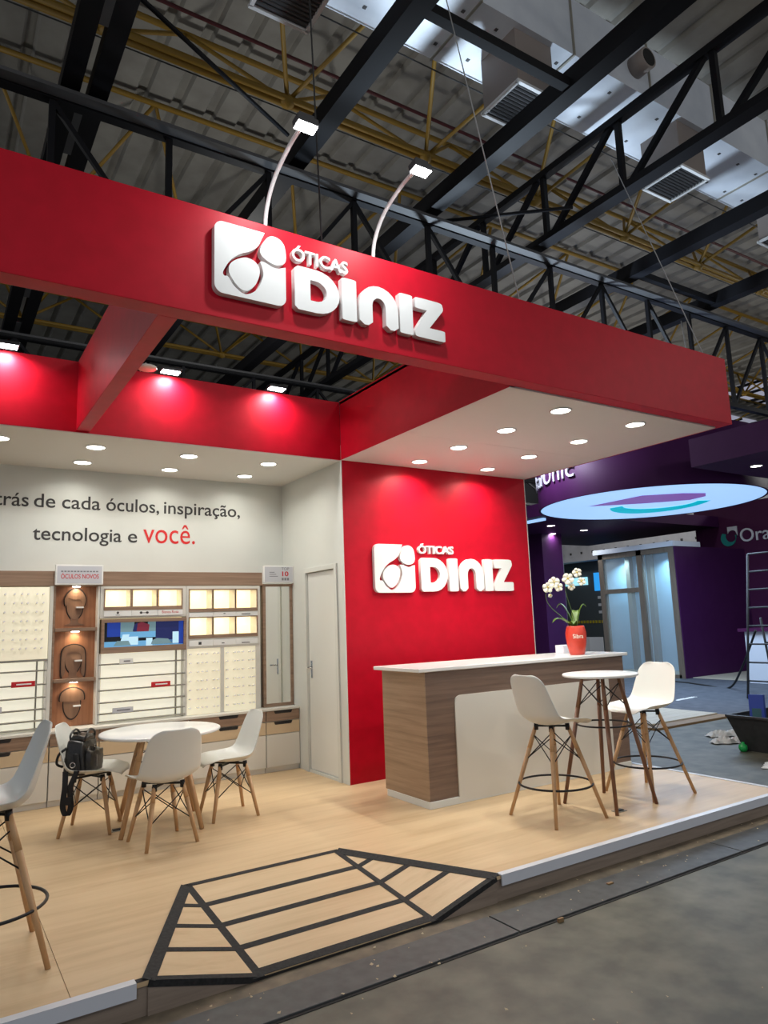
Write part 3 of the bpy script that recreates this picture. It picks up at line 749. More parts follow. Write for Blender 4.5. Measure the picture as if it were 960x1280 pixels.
MB().sweep(s1, .004, 6).build('stem', 'stem', t); MB().sweep(s2, .004, 6).build('stem', 'stem', t)
def flower(c, n, r, rot):
    n = Vector(n).normalized(); x = n.orthogonal().normalized(); y = n.cross(x); b = MB()
    for k in range(5):
        a = rot+2*PI*k/5; d = math.cos(a)*x+math.sin(a)*y; sd = n.cross(d); w = .40*r if k % 2 else .52*r
        ctr = Vector(c); vs = [ctr+n*.004]
        ring = [(.25, .5), (.55, .95), (.8, .9), (1.0, .35), (1.0, -.35), (.8, -.9), (.55, -.95), (.25, -.5)]
        for q, ww in ring: vs.append(ctr+d*r*q+sd*w*ww+n*(.25*r*q*q-.05*r*abs(ww)))
        vs.append(ctr+d*r*.6+n*.12*r)
        m_ = len(vs)-1
        b.add(vs, [(0, 1, m_), (0, m_, 8)]+[(i, i+1, m_) for i in range(1, 8)], True)
    o = b.build('flower', 'petal', t)
    so = o.modifiers.new('solid', 'SOLIDIFY'); so.thickness = .002
    MB().lathe([(0, -.006), (.010, 0), (.006, .010), (0, .014)], tuple(Vector(c)+n*.006), 8).build('flower_centre', 'petal_core', o)
for (r, u, f, sz, rot) in ((-.26, .42, .05, .055, .3), (-.19, .47, .04, .058, 1.0), (-.155, .42, .06, .045, .5), (-.05, .50, .05, .060, .2), (-.02, .42, .04, .038, .9), (.045, .56, .05, .048, .6), (.085, .47, .05, .042, .1), (-.23, .34, .0, .022, .0)):
    flower(W(r, u, f), ft*.9+rt*random.uniform(-.3, .3)+Vector((0, 0, -.1)), sz, rot)
bx = B('small_box', 'bright_white', None, 5.60, 5.78, 5.30, 5.42, 1.262, 1.345, .003); tag(bx, 'small plain white box on the counter behind the orchid pot', 'box')

# ================================================================== CHAIRS AND TABLES
def shell_mesh():
    pr = [(.238, -.002), (.226, .020), (.16, .030), (.06, .018), (-.05, .010), (-.125, .020), (-.178, .062), (-.205, .13), (-.226, .22), (-.246, .31), (-.266, .392)]
    hw = [.165, .200, .222, .232, .236, .236, .233, .226, .214, .198, .180]
    Q = catmull([(a, b, c) for (a, b), c in zip(pr, hw)], 4); N = len(Q)
    arc = [0]
    for i in range(1, N): arc.append(arc[-1]+math.hypot(Q[i].x-Q[i-1].x, Q[i].y-Q[i-1].y))
    vs = []; fs = []; M = 14
    for i, q in enumerate(Q):
        a = Q[max(i-1, 0)]; b = Q[min(i+1, N-1)]; tx, tz = b.x-a.x, b.y-a.y; l = math.hypot(tx, tz); tx /= l; tz /= l
        nx, nz = tz, -tx       # towards the sitter
        W_ = q.z
        for d, r in ((arc[-1]-arc[i], .085), (arc[i], .05)):
            if d < r: W_ = W_-r+math.sqrt(max(0, r*r-(r-d)**2))
        s = arc[i]/arc[-1]
        h = .018+.050*math.sin(PI*min(1, max(0, (s-.08)/.92)))**.7*(1.0 if s < .55 else 1.0-.55*(s-.55)/.45)
        for k in range(M+1):
            tt = -1+2*k/M; o = h*abs(tt)**2.4
            vs.append((q.x+nx*o, tt*W_, q.y+nz*o))
    for i in range(N-1):
        for k in range(M): fs.append((i*(M+1)+k, i*(M+1)+k+1, (i+1)*(M+1)+k+1, (i+1)*(M+1)+k))
    return MB().add(vs, fs, True)
def legset(t, top, bot, zt, r0, r1, mt, rot=0, br=(.93, .42), wire=.004):
    cs = [(math.cos(rot+a), math.sin(rot+a)) for a in (PI/4, 3*PI/4, 5*PI/4, 7*PI/4)]
    A = [Vector((c*top*1.414, s*top*1.414, zt)) for c, s in cs]; Bt = [Vector((c*bot*1.414, s*bot*1.414, 0)) for c, s in cs]
    for a, b in zip(A, Bt):
        MB().tube(b, b.lerp(a, .75), r1, r0, 12).tube(b.lerp(a, .75), a, r0, r0*.8, 12).build('leg', mt, t)
    for i in range(4):
        j = (i+1) % 4; b = MB()
        p = lambda k, f: Bt[k].lerp(A[k], f)
        b.tube(p(i, br[0]), p(j, br[1]), wire, None, 6).tube(p(j, br[0]), p(i, br[1]), wire, None, 6)
        b.build('brace', 'black_metal', t)
    return A, Bt
def chair_proto(name, zs, top, bot, ring=None, legmat='beech'):
    t = thing(name, 'x', 'chair')
    sh = shell_mesh().build('seat_shell', 'white_plastic', t); sh.data.transform(Matrix.Translation((0, 0, zs)))
    so = sh.modifiers.new('solid', 'SOLIDIFY'); so.thickness = .007; so.offset = 0
    sb = sh.modifiers.new('sub', 'SUBSURF'); sb.levels = 1; sb.render_levels = 1
    zt = zs-.005
    legset(t, top, bot, zt, .0175, .0125, legmat, 0, (.90, .62) if ring else (.90, .40))
    b = MB()
    for a in (PI/4, 3*PI/4):
        c, s = math.cos(a)*top*1.5, math.sin(a)*top*1.5
        b.bar((-c, -s, zs-.006), (c, s, zs-.006), .03, .012)
    b.build('seat_bracket', 'black_metal', t)
    for sx in (-1, 1):
        for sy in (-1, 1):
            MB().tube((sx*top, sy*top, zs-.035), (sx*top*.97, sy*top*.97, zs+.012), .019, .017, 10).build('leg_socket', 'black_metal', t)
    if ring:
        MB().ring((0, 0, ring[0]), ring[1], .008).build('foot_ring', 'black_metal', t)
    return t
def setp(o, x, y, rz, label, group):
    o.location = (x, y, P); o.rotation_euler = (0, 0, math.radians(rz)); o['label'] = label; o['group'] = group
ch = chair_proto('dining_chair', .412, .105, .185)
c2 = copy_tree(ch); c3 = copy_tree(ch)
gp = 'white shell chairs around the round table'
setp(ch, 1.13, 6.09, -24, 'white shell chair with a black bag on its seat, left of the round table', gp)
setp(c2, 1.494, 5.405, 96, 'white shell chair seen from behind in front of the round table', gp)
setp(c3, 2.136, 5.80, 178, 'white shell chair right of the round table, facing left', gp)
st = chair_proto('bar_stool', .672, .085, .252, (.245, .275))
st2 = copy_tree(st); st3 = copy_tree(st)
gp = 'tall white shell bar stools'
setp(st, 4.09, 4.055, -3, 'tall white shell bar stool in front of the white counter panel', gp)
setp(st2, 5.215, 4.08, 177, 'tall white shell bar stool right of the high table, at the outer platform edge', gp)
setp(st3, .28, 4.03, 181, 'tall white shell bar stool cut by the left picture edge', gp)
# round dining table
t = thing('round_table', 'low round white table with wooden legs by the display wall', 'table', (0, 0, 0))
MB().lathe([(0, .695), (.452, .695), (.462, .700), (.465, .708), (.462, .716), (.455, .719), (0, .719)], n=64).build('table_top', 'white_gloss', t)
legset(t, .135, .29, .69, .023, .017, 'walnut_leg' if False else 'beech', math.radians(33.7-45), (.97, .72))
MB().box(-.16, .16, -.02, .02, .683, .695).box(-.02, .02, -.16, .16, .683, .695).build('top_bracket', 'black_metal', t)
t.location = (1.60, 5.88, P)
# high table
t = thing('bar_table', 'high round white table with dark walnut legs between two bar stools', 'table', (0, 0, 0))
MB().lathe([(0, 1.0), (.292, 1.0), (.302, 1.006), (.302, 1.018), (.296, 1.023), (0, 1.023)], n=56).build('table_top', 'white_gloss', t)
legset(t, .10, .252, 1.0, .0185, .014, 'walnut_leg', .05, (.95, .76))
MB().box(-.12, .12, -.02, .02, .99, 1.0).box(-.02, .02, -.12, .12, .99, 1.0).build('top_bracket', 'black_metal', t)
MB().ring((0, 0, .62), .215, .007).build('foot_ring', 'black_metal', t)
t.location = (4.675, 4.05, P)
# floor sockets
for (x, y, lb) in ((4.55, 3.86, 'small metal floor outlet under the high table'), (1.29, 5.93, 'small metal floor outlet under the round table')):
    t = thing('floor_outlet', lb, 'outlet', (x, y, P))
    B('plate', 'rail', t, x-.05, x+.05, y-.035, y+.035, P, P+.005, .002); B('flap', 'black_metal', t, x-.03, x+.03, y-.02, y+.02, P+.005, P+.012)

# ================================================================== BAG on the chair
t = thing('handbag', 'black leather bag with a dangling strap standing on the left dining chair', 'bag', (0, 0, 0))
def soft_box(dx, dy, dz, bulge, name, mt, off=(0, 0, 0), n=6, taper=.0):
    bm = bmesh.new(); bmesh.ops.create_cube(bm, size=1); bmesh.ops.subdivide_edges(bm, edges=bm.edges, cuts=n, use_grid_fill=True)
    for v in bm.verts:
        x, y, z = v.co
        r = (1-(2*y)**4)*(1-(2*z)**4)
        v.co.x = x*dx*(1+bulge*r)*(1-taper*(z+.5)); v.co.y = y*dy*(1+.12*(1-(2*z)**2))*(1-.5*taper*(z+.5)); v.co.z = (z+.5)*dz + .012*math.sin(9*y+4*x)*(z+.5)
        v.co.x += .006*math.sin(21*z+13*y); v.co += Vector(off)
    me = bpy.data.meshes.new(name); bm.to_mesh(me); bm.free()
    for p_ in me.polygons: p_.use_smooth = True
    o = put(name, me, mt, t); s_ = o.modifiers.new('sub', 'SUBSURF'); s_.levels = 1; s_.render_levels = 1; return o
soft_box(.17, .30, .27, .22, 'bag_body', 'leather', (0, 0, 0), taper=.25)
soft_box(.05, .24, .17, .3, 'front_pocket', 'leather_soft', (.105, .0, .015))
soft_box(.10, .20, .05, .35, 'top_flap', 'leather_soft', (.01, .0, .255))
for sx in (-.045, .055):
    MB().sweep(catmull([(sx, -.09, .24), (sx*1.3, -.085, .31), (sx*1.2, 0, .345), (sx*1.3, .085, .31), (sx, .09, .24)], 8), .009, 8).build('handle', 'leather', t)
MB().sweep(catmull([(-.06, -.15, .22), (-.10, -.19, .18), (-.115, -.19, .11), (-.08, -.16, .08)], 6), .010, 8).build('side_loop', 'webbing', t)
for y in (-.1, .03): MB().ring((0, 0, 0), .016, .003, 16, 6).build('metal_ring', 'chrome', t).data.transform(Matrix.Translation((.098, y, .20)) @ Matrix.Rotation(PI/2, 4, 'Y'))
MB().bar((.145, -.06, .06), (.145, -.06, .15), .006, .012, (1, 0, 0)).build('zip', 'chrome', t)
def ribbon(pts, wd, name, dirv):
    pts = catmull(pts, 8); d = Vector(dirv).normalized(); vs = []; fs = []
    for p in pts: vs += [p-d*wd/2, p+d*wd/2]
    for i in range(len(pts)-1): fs.append((2*i, 2*i+1, 2*i+3, 2*i+2))
    o = MB().add(vs, fs, True).build(name, 'webbing', t); s_ = o.modifiers.new('s', 'SOLIDIFY'); s_.thickness = .006; return o
ribbon([(.02, -.165, .18), (.05, -.205, .06), (.02, -.245, -.06), (.03, -.25, -.20), (.0, -.25, -.27), (-.03, -.252, -.20), (-.02, -.248, -.06), (-.04, -.20, .05)], .042, 'shoulder_strap', (1, .15, 0))
MB().box(-.03, .04, -.262, -.25, -.19, -.13).build('strap_pad', 'webbing', t, .004)
MB().ring((0, 0, 0), .02, .0035, 16, 6).build('buckle', 'chrome', t).data.transform(Matrix.Translation((.02, -.215, .1)) @ Matrix.Rotation(PI/2, 4, 'X'))
t.location = (1.05, 6.09, P+.432); t.rotation_euler = (0, 0, math.radians(-32)); t.scale = (.95, .95, .95)

# ================================================================== HALL ROOF
roof = struct(thing('ceiling', None, None))
ZR = 10.35
def sheet(x0, x1, y0, y1):
    prof = []; x = x0
    while x < x1-.01:
        prof += [(x, 0), (x+.36, 0), (x+.40, .07), (x+.52, .07), (x+.56, 0)]; x += .56
    vs = []; fs = []
    for px_, pz_ in prof: vs += [(px_, y0, ZR+pz_), (px_, y1, ZR+pz_)]
    for i in range(len(prof)-1): fs.append((2*i, 2*i+2, 2*i+3, 2*i+1))
    return MB().add(vs, fs)
k = -12.0
while k < 46:
    sheet(k, k+5.6, -8, 24).build('roof_sheet', 'roof_sheet', roof); k += 5.6
struct(B('wall_north', 'hall_wall', None, -14, 46, 24, 24.2, 0, ZR+.1))
struct(B('wall_east', 'hall_wall', None, 46, 46.2, -8, 24, 0, ZR+.1))
for n_, (xa, xb, ya, yb) in enumerate(((26.2, 28.4, 13.2, 15.6), (29.0, 31.2, 13.2, 15.6), (33.0, 36.0, 15.2, 18.5), (29.5, 32.0, 17.2, 20.0))):
    wn = struct(thing('window_%d' % (n_+1), None, None, (xa, ya, 10.2)))
    B('rooflight_pane', 'skylight', wn, xa, xb, ya, yb, 10.28, 10.31)
    for xq in (xa, (xa+xb)/2, xb): B('glazing_bar', 'black_steel', wn, xq-.06, xq+.06, ya, yb, 10.2, 10.28)
# black roof beams running away from the camera
for x, lb in ((1.03, 'black steel roof beam at the upper left, above the cross beam'), (3.36, 'black steel roof beam rising behind the first arm lamp'), (5.34, 'black steel roof beam crossing in front of the first duct outlet'), (9.30, 'black steel roof beam above the right end of the fascia'), (11.5, 'black steel roof beam farthest right beyond the fascia corner')):
    t = thing('roof_beam', lb, 'beam', (x, 9, 7.0), 'black roof beams')
    if x == 1.03:
        for dx in (-.14, .12): MB().box(x+dx-.09, x+dx+.09, -2, 23.9, 7.0, 7.16).build('flange', 'black_steel', t)
        for yy_ in range(-1, 24, 2): MB().box(x-.05, x+.03, yy_, yy_+.9, 7.0, 7.10).build('batten', 'grey_steel', t)
    else:
        MB().box(x-.10, x+.10, -2, 23.9, 7.0, 7.03).build('flange', 'black_steel', t)
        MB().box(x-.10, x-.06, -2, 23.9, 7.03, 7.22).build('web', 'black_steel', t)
        MB().box(x+.06, x+.10, -2, 23.9, 7.03, 7.22).build('web', 'grey_steel', t)  # paler right web stands in for light falling on that side
# lattice girder
t = thing('lattice_girder', 'black lattice roof girder with zigzag webs at the upper right', 'girder', (7.27, 9, 7.0))
MB().box(7.17, 7.37, -2, 23.9, 7.0, 7.10).build('bottom_chord', 'black_steel', t)
MB().box(7.21, 7.33, -2, 23.9, 8.02, 8.12).build('top_chord', 'black_steel', t)
yy_ = -1.5
while yy_ < 22:
    MB().bar((7.27, yy_, 7.08), (7.27, yy_, 8.05), .07, .07, (0, 1, 0)).build('web', 'black_steel', t)
    MB().bar((7.27, yy_+1.25, 7.08), (7.27, yy_+.1, 8.05), .07, .07, (1, 0, 0)).build('web', 'black_steel', t)
    yy_ += 1.35
# cross trusses
def xtruss(y, label, ztop, zbot, stepx, x0, x1, tray=True):
    t = thing('cross_truss', label, 'truss', (10, y, zbot), 'black cross trusses')
    MB().box(x0, x1, y-.055, y+.055, ztop-.10, ztop).build('top_chord', 'black_steel', t)
    MB().box(x0, x1, y-.05, y+.05, zbot, zbot+.08).build('bottom_chord', 'black_steel', t)
    if tray: MB().box(x0, x1, y-.20, y-.075, ztop-.09, ztop-.05).build('cable_tray', 'grey_steel', t)
    x = x0; k = 0
    while x < x1-stepx:
        MB().bar((x, y, zbot), (x, y, ztop-.1), .06, .06, (0, 1, 0)).build('web', 'black_steel', t)
        a, b = ((x, zbot+.05), (x+stepx, ztop-.1)) if (k//2) % 2 else ((x, ztop-.1), (x+stepx, zbot+.05))
        MB().bar((a[0], y, a[1]), (b[0], y, b[1]), .05, .05, (0, 1, 0)).build('web', 'black_steel', t)
        x += stepx; k += 1
xtruss(6.95, 'black cross truss with cable tray just above the booth', 6.98, 5.3, 1.15, -5, 22)
xtruss(13.4, 'black cross truss behind the booth, seen through the canopy opening', 6.95, 5.2, 1.5, -5, 23.6)
xtruss(18.5, 'black cross truss farthest back near the hall wall', 6.95, 5.7, 1.9, -5, 23.6)
# yellow space frame
for yl, lb in ((8.14, 'yellow tubular roof truss nearest the camera'), (12.8, 'yellow tubular roof truss behind the nearest one'), (17.6, 'yellow tubular roof truss farthest from the camera')):
    t = thing('yellow_truss', lb, 'truss', (8, yl, 9.0), 'yellow tubular roof trusses')
    for dy in (-.06, .06): MB().tube((-6, yl+dy, 9.0), (30, yl+dy, 9.0), .045, None, 8).build('bottom_tube', 'yellow_tube', t)
    for yu in (yl+.85, yl-2.2): MB().tube((-6, yu, 10.2), (30, yu, 10.2), .045, None, 8).build('top_tube', 'yellow_tube', t)
    for k in range(-4, 11):
        x = 3.88+2.42*k
        for tgt in ((x-1.21, yl-2.2), (x+1.21, yl-2.2), (x-1.21, yl+.85), (x+1.21, yl+.85)):
            MB().tube((x, yl, 9.0), (tgt[0], tgt[1], 10.2), .032, None, 6).build('diagonal', 'yellow_tube', t)
        MB().lathe([(0, -.1), (.09, -.06), (.11, 0), (.09, .06), (0, .1)], (x, yl, 9.0), 10).build('node', 'yellow_tube', t)
o = MB().tube((-6, 8.35, 9.95), (30, 8.35, 9.95), .03, None, 6).build('sprinkler_pipe', 'pipe_red'); tag(o, 'thin dark red sprinkler pipe under the roof', 'pipe')
for y, z, lb in ((5.9, 8.2, 'thin black overhead wire beside the duct'), (7.4, 8.2, 'thin black overhead wire above the arm lamps')):
    o = MB().tube((-6, y, z), (26, y, z), .009, None, 5).build('overhead_wire', 'cable_black'); tag(o, lb, 'wire')
# diagonal bracing rods
for a, b, lb in (((1.2, 5.7, 7.3), (3.1, 6.5, 7.1), 'black bracing rod at the upper left beside the roof beam'), ((5.46, 7.2, 7.1), (7.15, 6.0, 7.2), 'black bracing rod between the beam and the lattice girder')):
    o = MB().tube(a, b, .025, None, 6).build('bracing_rod', 'black_steel'); tag(o, lb, 'rod')
# cross member in front of the duct
o = MB().box(3.4, 5.3, 4.30, 4.40, 7.02, 7.12).build('tie_bar', 'black_steel'); tag(o, 'black tie bar crossing in front of the duct between two beams', 'bar')
o = MB().box(9.3, 11.5, 6.6, 6.7, 7.02, 7.12).build('tie_bar', 'black_steel'); tag(o, 'black tie bar between the two right roof beams', 'bar')
# air duct
t = thing('air_duct', 'large galvanised rectangular air duct with flanged joints under the roof', 'duct', (6, 5.16, 8.0))
DY0, DY1, DZ0, DZ1 = 4.95, 5.87, 8.3, 9.1
x = -4.0; k = 0
while x < 24:
    MB().box(x+.012, x+1.45-.012, DY0, DY1, DZ0, DZ1).build('duct_section', 'duct', t)
    MB().box(x-.012, x+.012, DY0-.02, DY1+.02, DZ0-.02, DZ1+.02).build('flange', 'rail', t)
    x += 1.45; k += 1
cl = MB(); x = -3.6
while x < 23:
    for y in (5.15, 5.66): cl.box(x-.02, x+.02, y-.02, y+.02, DZ0-.006, DZ0)
    x += .483
cl.build('rivet_set', 'grey_steel', t)['kind'] = 'stuff'
MB().tube((7.31, DY0, 8.62), (7.31, DY0-.22, 8.62), .14, None, 20).build('spigot', 'duct_box', t)
MB().tube((7.31, DY0-.22, 8.62), (7.31, DY0-.225, 8.62), .115, None, 20).build('spigot_mouth', 'gap_black', t)
def outlet(x, label):
    t = thing('air_outlet', label, 'air outlet', (x, 5.31, 7.60), 'air outlets under the duct')
    a = .29
    MB().box(x-a, x+a, 5.31-a, 5.31+a, 7.62, 8.3).build('plenum_box', 'duct_box', t)
    b = MB()
    for (x0, x1, y0, y1) in ((x-a-.03, x+a+.03, 5.31-a-.03, 5.31-a+.01), (x-a-.03, x+a+.03, 5.31+a-.01, 5.31+a+.03), (x-a-.03, x-a+.01, 5.31-a, 5.31+a), (x+a-.01, x+a+.03, 5.31-a, 5.31+a)): b.box(x0, x1, y0, y1, 7.585, 7.62)
    b.build('grille_frame', 'grille_white', t)
    B('grille_back', 'grille_dark', t, x-a, x+a, 5.31-a, 5.31+a, 7.612, 7.62)
    for i in range(11):
        y = 5.31-a+.03+i*.048
        MB().bar((x-a, y, 7.602), (x+a, y, 7.602), .02, .006, (0, .5, 1)).build('louvre', 'grey_steel', t)
outlet(2.60, 'square air outlet with dark louvres at the top edge of the picture')
outlet(5.54, 'square air outlet half hidden behind the black roof beam')
outlet(8.52, 'square air outlet below the right part of the duct')
outlet(11.45, 'square air outlet farthest right below the duct')
# suspension cables of the canopy and of the neighbour stand
def wire(name, pts, r, mt, label, cat='cable'):
    o = MB().sweep(pts, r, 5).build(name, mt); tag(o, label, cat); return o
wire('suspension_cable', [(3.52, 3.5, 3.9), (3.42, 4.05, 7.0)], .005, 'cable', 'thin pale suspension cable left of the fascia middle')
wire('suspension_cable', [(5.78, 3.5, 3.9), (6.6, 4.9, 7.05)], .005, 'cable', 'thin pale suspension cable near the right end of the fascia')
wire('suspension_cable', [(11.6, 7.3, 5.1), (11.5, 7.35, 7.0)], .012, 'cable', 'thin pale cable holding the purple drum at the right picture edge')
wire('power_cable', [(1.95, 3.62, 3.9), (1.98, 3.9, 8.5)], .006, 'cable_black', 'thin black cable rising past the first arm lamp')

# ================================================================== NEIGHBOUR STAND (purple)
dc = Vector((12.6, 9.25, 0)); DR = 2.15; DZ = 3.9
t = thing('hanging_drum', 'purple hanging drum with a lit pale blue underside and lettering on its side', 'drum', (dc.x, dc.y, DZ))
MB().lathe([(DR+.10, 0), (DR+.10, 1.2), (DR+.06, 1.2), (DR+.06, .0), (DR+.10, 0)], (dc.x, dc.y, DZ), 72, False).build('drum_wall', 'purple', t)
MB().lathe([(0, .012), (DR+.06, .012), (DR+.06, .03), (0, .03)], (dc.x, dc.y, DZ), 72).build('lit_disc', 'disc_lit', t)
def disc_print(loop, mt, nm, k):
    me = plate([loop], .002, 0); me.transform(Matrix.Translation((dc.x, dc.y, DZ+.010-.003*k))); put(nm, me, mt, t)
vr = Vector((.80, -.60)); vf = Vector((.60, .80))     # right and away as seen from the aisle
dp = lambda a, b: tuple(vr*a+vf*b)
disc_print([dp(*q) for q in ((-1.25, -.05), (-.45, -1.15), (.30, -1.2), (.78, -1.08), (.92, -.7), (.75, -.3), (-.1, -.12))], 'disc_purple', 'print_petal', 1)
arc_ = [(.25+.98*math.cos(a), .05+1.30*math.sin(a)) for a in [PI*.98*k/20-.15 for k in range(21)]] + [(.22+.74*math.cos(a), -.05+.72*math.sin(a)) for a in [PI*.98*k/20-.15 for k in reversed(range(21))]]
disc_print([dp(*q) for q in arc_], 'disc_teal', 'print_crescent', 2)
me = text_mesh('OralUnic', .03, 0, 2.1, .34)
a_end = math.atan2(-.05, -1.0)
for v in me.vertices:
    x, z, d = v.co; rr = DR+.10+d; a = PI*1.02 + (x-2.18)/rr
    v.co = (dc.x+rr*math.cos(a), dc.y+rr*math.sin(a), DZ+.42+z)
put('lettering', me, 'bright_white', t)
lamp('AREA', 'drum_glow', (dc.x, dc.y, DZ-.02), 260, (.6, .78, 1.0), 4.0, (dc.x, dc.y, 0), t)
lamp('AREA', 'lettering_wash', (9.55, 9.75, 5.6), 90, (.85, .85, 1.0), .3, (10.5, 9.6, 4.4), t)
sf = struct(B('ceiling_neighbour', 'purple', None, 10.4, 14.5, 1.0, 6.75, 3.98, 4.45))
sf2 = struct(B('ceiling_neighbour_rear', 'purple', None, 12.0, 19.0, 11.6, 16.5, 4.0, 4.3))
for x, y, lb in ((11.35, 6.2, 'bright downlight in the purple ceiling right of the drum'), (11.9, 5.7, 'bright downlight in the purple ceiling at the right picture edge')):
    downlight(x, y, 3.98, lb, None, 16, (.8, .92, 1), .085)
for x, y, lb in ((13.6, 13.0, 'bright downlight left under the purple ceiling behind the drum'), (15.0, 14.3, 'lower bright downlight beside the purple column'), (15.3, 13.4, 'bright downlight under the drum above the hall beam')):
    downlight(x, y, 4.0, lb, None, 22, (.9, .95, 1), .10)
o = B('strip_light', 'disc_lit', None, 12.3, 12.4, 12.0, 13.8, 3.94, 3.999); tag(o, 'thin lit white strip under the purple ceiling beside the red wall', 'strip light')
struct(B('wall_neighbour', 'purple_wall', None, 18.9, 19.05, 1.0, 12.35, 0, 4.6))
o = B('purple_column', 'purple', None, 14.6, 15.4, 14.35, 15.3, 0, 4.0); tag(o, 'purple column beside the red wall', 'column')
t = thing('added_duct_light', 'added tripod floodlight hidden behind the red wall to brighten the duct', 'floodlight', (7.6, 8.65, 0))
for k in range(3):
    a = 2*PI*k/3+.4; MB().tube((7.6, 8.65, 1.0), (7.6+.5*math.cos(a), 8.65+.5*math.sin(a), 0), .014, None, 8).build('tripod_leg', 'black_metal', t)
MB().tube((7.6, 8.65, .9), (7.6, 8.65, 2.95), .016, None, 10).build('pole', 'black_metal', t)
o = MB().box(-.16, .16, -.11, .11, -.05, -.01).build('head', 'black_metal', t, .01); o.data.transform(Matrix.Translation((7.6, 8.6, 3.02)) @ Matrix.Rotation(.53, 4, 'X'))
# wall logo
t = thing('wall_logo', 'white and teal round logo with white lettering on the purple wall', 'sign', (18.9, 11.0, 3.5))
FX = lambda y, z: frame((18.9, y, z), (0, -1, 0), (-1, 0, 0))
ci = lambda cx, cy, r, a0, a1, n=16: [(cx+r*math.cos(a0+(a1-a0)*k/n), cy+r*math.sin(a0+(a1-a0)*k/n)) for k in range(n+1)]
put_local('teal_crescent', plate([ci(.2, .2, .22, PI*.75, PI*2.1) + ci(.28, .25, .16, PI*2.05, PI*.85)], .03), FX(11.55, 3.44), 'teal', t)
put_local('white_petal', plate([[(.2, .52), (.48, .52), (.48, .25)] + ci(.33, .28, .14, 0, PI*.9, 8)[2:]], .03), FX(11.55, 3.44), 'bright_white', t)
put_local('lettering', text_mesh('OralUnic', .03, 0, None, .36), FX(11.0, 3.50), 'bright_white', t)
# door in the purple wall
d2 = struct(thing('door_2', None, None, (18.85, 11.5, 0)))
B('door_leaf', 'purple', d2, 18.80, 18.86, 11.56, 11.95, 0, 2.45)
B('door_back', 'bright_white', d2, 18.78, 18.84, 11.17, 11.55, 0, 2.47)
B('handle', 'chrome', d2, 18.74, 18.78, 11.50, 11.54, 1.05, 1.2)
# glass showcase
t = thing('glass_showcase', 'tall wood-framed glass showcase with a purple side and white top slab', 'showcase', (16.2, 12.2, 0))
CXa, CXb, CYa, CYb = 15.75, 16.75, 10.97, 13.4
B('side_panel', 'purple', t, CXa+.02, 18.9, CYa-.03, CYa-.001, 0, 3.3)
B('top_slab', 'bright_white', t, CXa-.05, CXb+.1, CYa-.05, CYb+.1, 3.30, 3.43)
B('rear_panel', 'blue_back', t, CXb, CXb+.05, CYa+.1, CYb+.6, 0, 3.3)
B('bottom_board', 'showroom_wood', t, CXa, CXb, CYa+.1, CYb, 0, .1)
for y in (CYa+.0, 11.94, 13.22): B('post', 'showroom_wood', t, CXa, CXa+.14, y, y+.16, 0, 3.3)
for y in (13.0, 12.3): B('rear_post', 'showroom_wood', t, CXb-.16, CXb, y, y+.14, 0, 3.3)
B('head_rail', 'showroom_wood', t, CXa, CXa+.12, CYa+.16, CYb-.02, 3.16, 3.3)
B('transom', 'showroom_wood', t, CXa, CXa+.1, 12.10, 13.22, 2.2, 2.32)
for a, b in ((CYa+.17, 11.93), (12.11, 13.21)): B('glass_pane', 'glass', t, CXa+.05, CXa+.06, a, b, .1, 3.16)
for y in (11.7, 13.2):
    B('spot', 'disc_lit', t, 16.3, 16.42, y-.06, y+.06, 3.27, 3.3)
    lamp('AREA', 'showcase_beam', (16.36, y, 3.25), 26, (.45, .82, 1.0), .15, (16.6, y, 0), t, 2.2)
# reception desk of the neighbour
t = thing('white_desk', 'white reception desk with a dark purple top at the right picture edge', 'desk', (15.9, 8.4, 0))
B('front', 'bright_white', t, 15.6, 16.2, 7.2, 9.25, 0, 1.15); B('desk_top', 'purple_wall', t, 15.5, 16.3, 7.1, 9.35, 1.15, 1.22)
# ladder
t = thing('step_ladder', 'dark metal step ladder standing open at the right picture edge', 'ladder', (12.9, 7.2, 0))
r = .022
A_ = [Vector((12.86, 7.70, 0)), Vector((12.86, 6.95, 0))]; Tp = [Vector((13.35, 7.55, 2.75)), Vector((13.35, 7.1, 2.75))]; Rr = [Vector((14.2, 7.75, 0)), Vector((14.2, 6.95, 0))]
A_ = [Vector((12.86, 7.70, 0)), Vector((12.86, 6.9, 0))]; Tp = [Vector((13.0, 7.47, 2.68)), Vector((13.0, 6.9, 2.68))]; Rr = [Vector((13.9, 7.75, 0)), Vector((13.9, 6.9, 0))]
for a, b in zip(A_, Tp): MB().tube(a, b, r, None, 8).build('rail', 'tool_teal' if False else 'grey_steel', t)
for a, b in zip(Rr, Tp): MB().tube(a, b.lerp(a, .45), r, None, 8).build('rear_rail', 'grey_steel', t)
for k in range(1, 9): MB().tube(A_[0].lerp(Tp[0], k/8), A_[1].lerp(Tp[1], k/8), .016, None, 8).build('rung', 'grey_steel', t)
for k in range(1, 4): MB().tube(Rr[0].lerp(Tp[0], k/8), Rr[1].lerp(Tp[1], k/8), .016, None, 8).build('rear_rung', 'grey_steel', t)
wire('floor_cable', catmull([(13.2, 7.6, 1.25), (13.6, 8.2, .5), (14.3, 8.95, .02), (14.5, 9.6, .02), (14.9, 10.6, .02), (14.9, 11.4, .02)], 8), .022, 'cable_black', 'black cable running from the ladder across the grey carpet')
struct(B('floor_carpet', 'carpet', None, 10.7, 18.9, 2, 12.6, 0, .012))
struct(B('floor_neighbour', 'plank', None, 16.0, 18.9, 6.0, 11.2, .012, .03))
